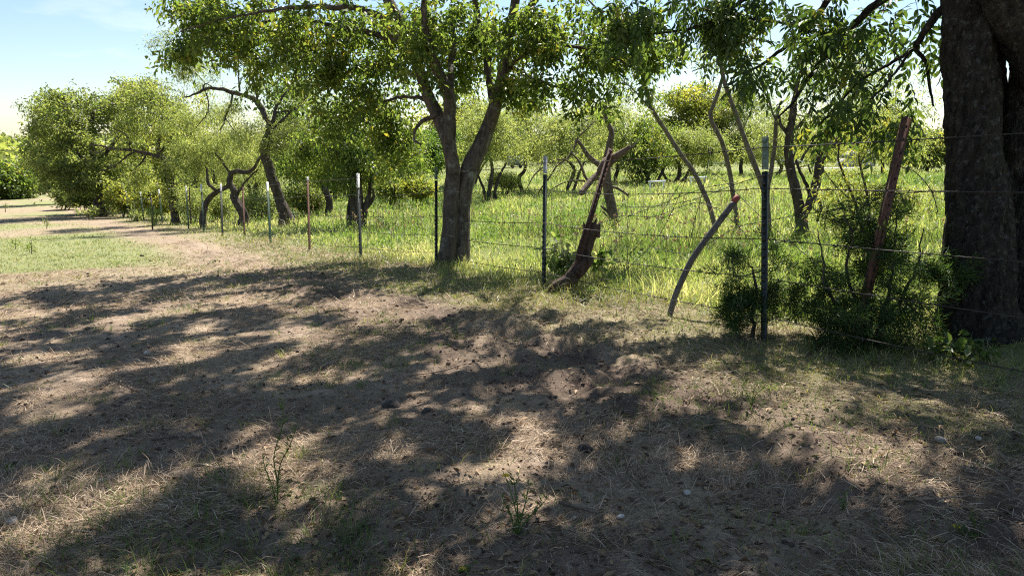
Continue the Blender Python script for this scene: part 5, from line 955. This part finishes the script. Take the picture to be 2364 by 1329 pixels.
# ------------------------------------------------------------------ small far things in the pasture
def boxm(mb, c, size, yaw=0.0, taper=1.0):
    c = np.asarray(c, float); ca, sa = math.cos(yaw), math.sin(yaw); v = []
    for zz in (-0.5, 0.5):
        k = taper if zz > 0 else 1.0
        for a_, b_ in ((-.5, -.5), (.5, -.5), (.5, .5), (-.5, .5)):
            lx, ly = a_ * size[0] * k, b_ * size[1] * (k * 0.5 + 0.5); v.append(c + [lx * ca - ly * sa, lx * sa + ly * ca, zz * size[2]])
    mb.add(np.array(v), None, BOX)
def far_car(label, px, d, yaw):
    B = ground_at(px, d); r = thing('parked_car', label, 'car', B, 'vehicles across the pasture'); ca, sa = math.cos(yaw), math.sin(yaw)
    mb = MB(); boxm(mb, B + [0, 0, 0.62], (4.4, 1.75, 0.62), yaw, 0.97); mb.obj('body', M['white'], r)
    mb = MB(); boxm(mb, B + [-0.2 * ca, -0.2 * sa, 1.16], (2.5, 1.6, 0.5), yaw, 0.72); mb.obj('cabin', M['glass'], r)
    mb = MB(); boxm(mb, B + [-0.2 * ca, -0.2 * sa, 1.44], (1.9, 1.4, 0.07), yaw, 0.95); mb.obj('roof', M['white'], r)
    for a_, b_ in ((1.4, .85), (-1.4, .85), (1.4, -.85), (-1.4, -.85)):
        c = B + np.array([a_ * ca - b_ * sa, a_ * sa + b_ * ca, 0.32]); n_ = np.array([-sa, ca, 0]) * 0.11; mb = MB(); tube(mb, np.array([c - n_, c, c + n_]), [0.32] * 3, 14); mb.obj('wheel', M['tyre'], r)
far_car('small white car parked across the pasture behind the tangled wire', 1652, 112, 0.25)
far_car('white vehicle parked far behind the vee-shaped trunk', 1822, 118, 0.1)
def rails(label, px0, px1, d, h):
    B0, B1 = ground_at(px0, d), ground_at(px1, d); r = thing('pipe_rail', label, 'rail', (B0 + B1) / 2, 'white pipe rails in the pasture')
    for b in (B0, B1): mb = MB(); tube(mb, np.array([b - [0, 0, .1], b + [0, 0, h * .5], b + [0, 0, h]]), [0.035] * 3, 8); mb.obj('leg', M['white'], r)
    mb = MB(); tube(mb, np.array([B0 + [-.1, 0, h + .04], (B0 + B1) / 2 + [0, 0, h + .04], B1 + [.1, 0, h + .04]]), [0.045] * 3, 8); mb.obj('top_rail', M['white'], r)
rails('white pipe rail standing in the pasture, left of the leaning sapling', 1500, 1531, 33, 0.5)
rails('white pipe rail crossed by the leaning sapling stem', 1594, 1625, 36, 0.45)
B = ground_at(1975, 100); r = thing('farm_shed', 'low grey-roofed shed far across the pasture behind the thin saplings', 'shed', B)
mb = MB(); boxm(mb, B + [0, 0, 0.6], (4.2, 3.0, 1.2), 0.2); mb.obj('wall', M['wallpale'], r)
mb = MB(); ca, sa = math.cos(.2), math.sin(.2); cv = lambda a_, b_, c_: B + [a_ * ca - b_ * sa, a_ * sa + b_ * ca, c_]
mb.add(np.array([cv(-2.3, -1.7, 1.2), cv(2.3, -1.7, 1.2), cv(2.3, 1.7, 1.2), cv(-2.3, 1.7, 1.2), cv(-1.2, 0, 2.4), cv(2.2, 0, 2.4)]), [[0, 4, 3], [1, 2, 5]], [[0, 1, 5, 4], [2, 3, 4, 5], [0, 3, 2, 1]]); mb.obj('roof', M['greyroof'], r)
B = ground_at(1192, 105); r = thing('stock_trailer', 'grey-blue stock trailer under the trees left of the silver-tipped post', 'trailer', B)
mb = MB(); boxm(mb, B + [0, 0, 1.1], (2.4, 1.8, 1.4), 0.3, 0.9); mb.obj('body', M['greyroof'], r)
for s_ in (-0.6, 0.6): c = B + np.array([s_, -0.9, 0.3]); mb = MB(); tube(mb, np.array([c, c + [0, .1, 0], c + [0, .2, 0]]), [0.3] * 3, 12); mb.obj('wheel', M['tyre'], r)
mb = MB(); gxv = []; 
for px in np.linspace(1730, 2000, 14):
    for d in (88, 91): q = ground_at(px, d); q[2] += 0.05; gxv.append(q)
mb.add(np.array(gxv), None, [[2 * k, 2 * k + 2, 2 * k + 3, 2 * k + 1] for k in range(13)]); o = mb.obj('gravel_drive', M['gravel']); o['kind'] = 'structure'

for o in BASES:
    if '_base' in o: del o['_base']
print('TRIS', sum(len(o.data.loops) - 2 * len(o.data.polygons) for o in bpy.data.objects if o.type == 'MESH' and o.name.split('.')[0] != 'leaf'))
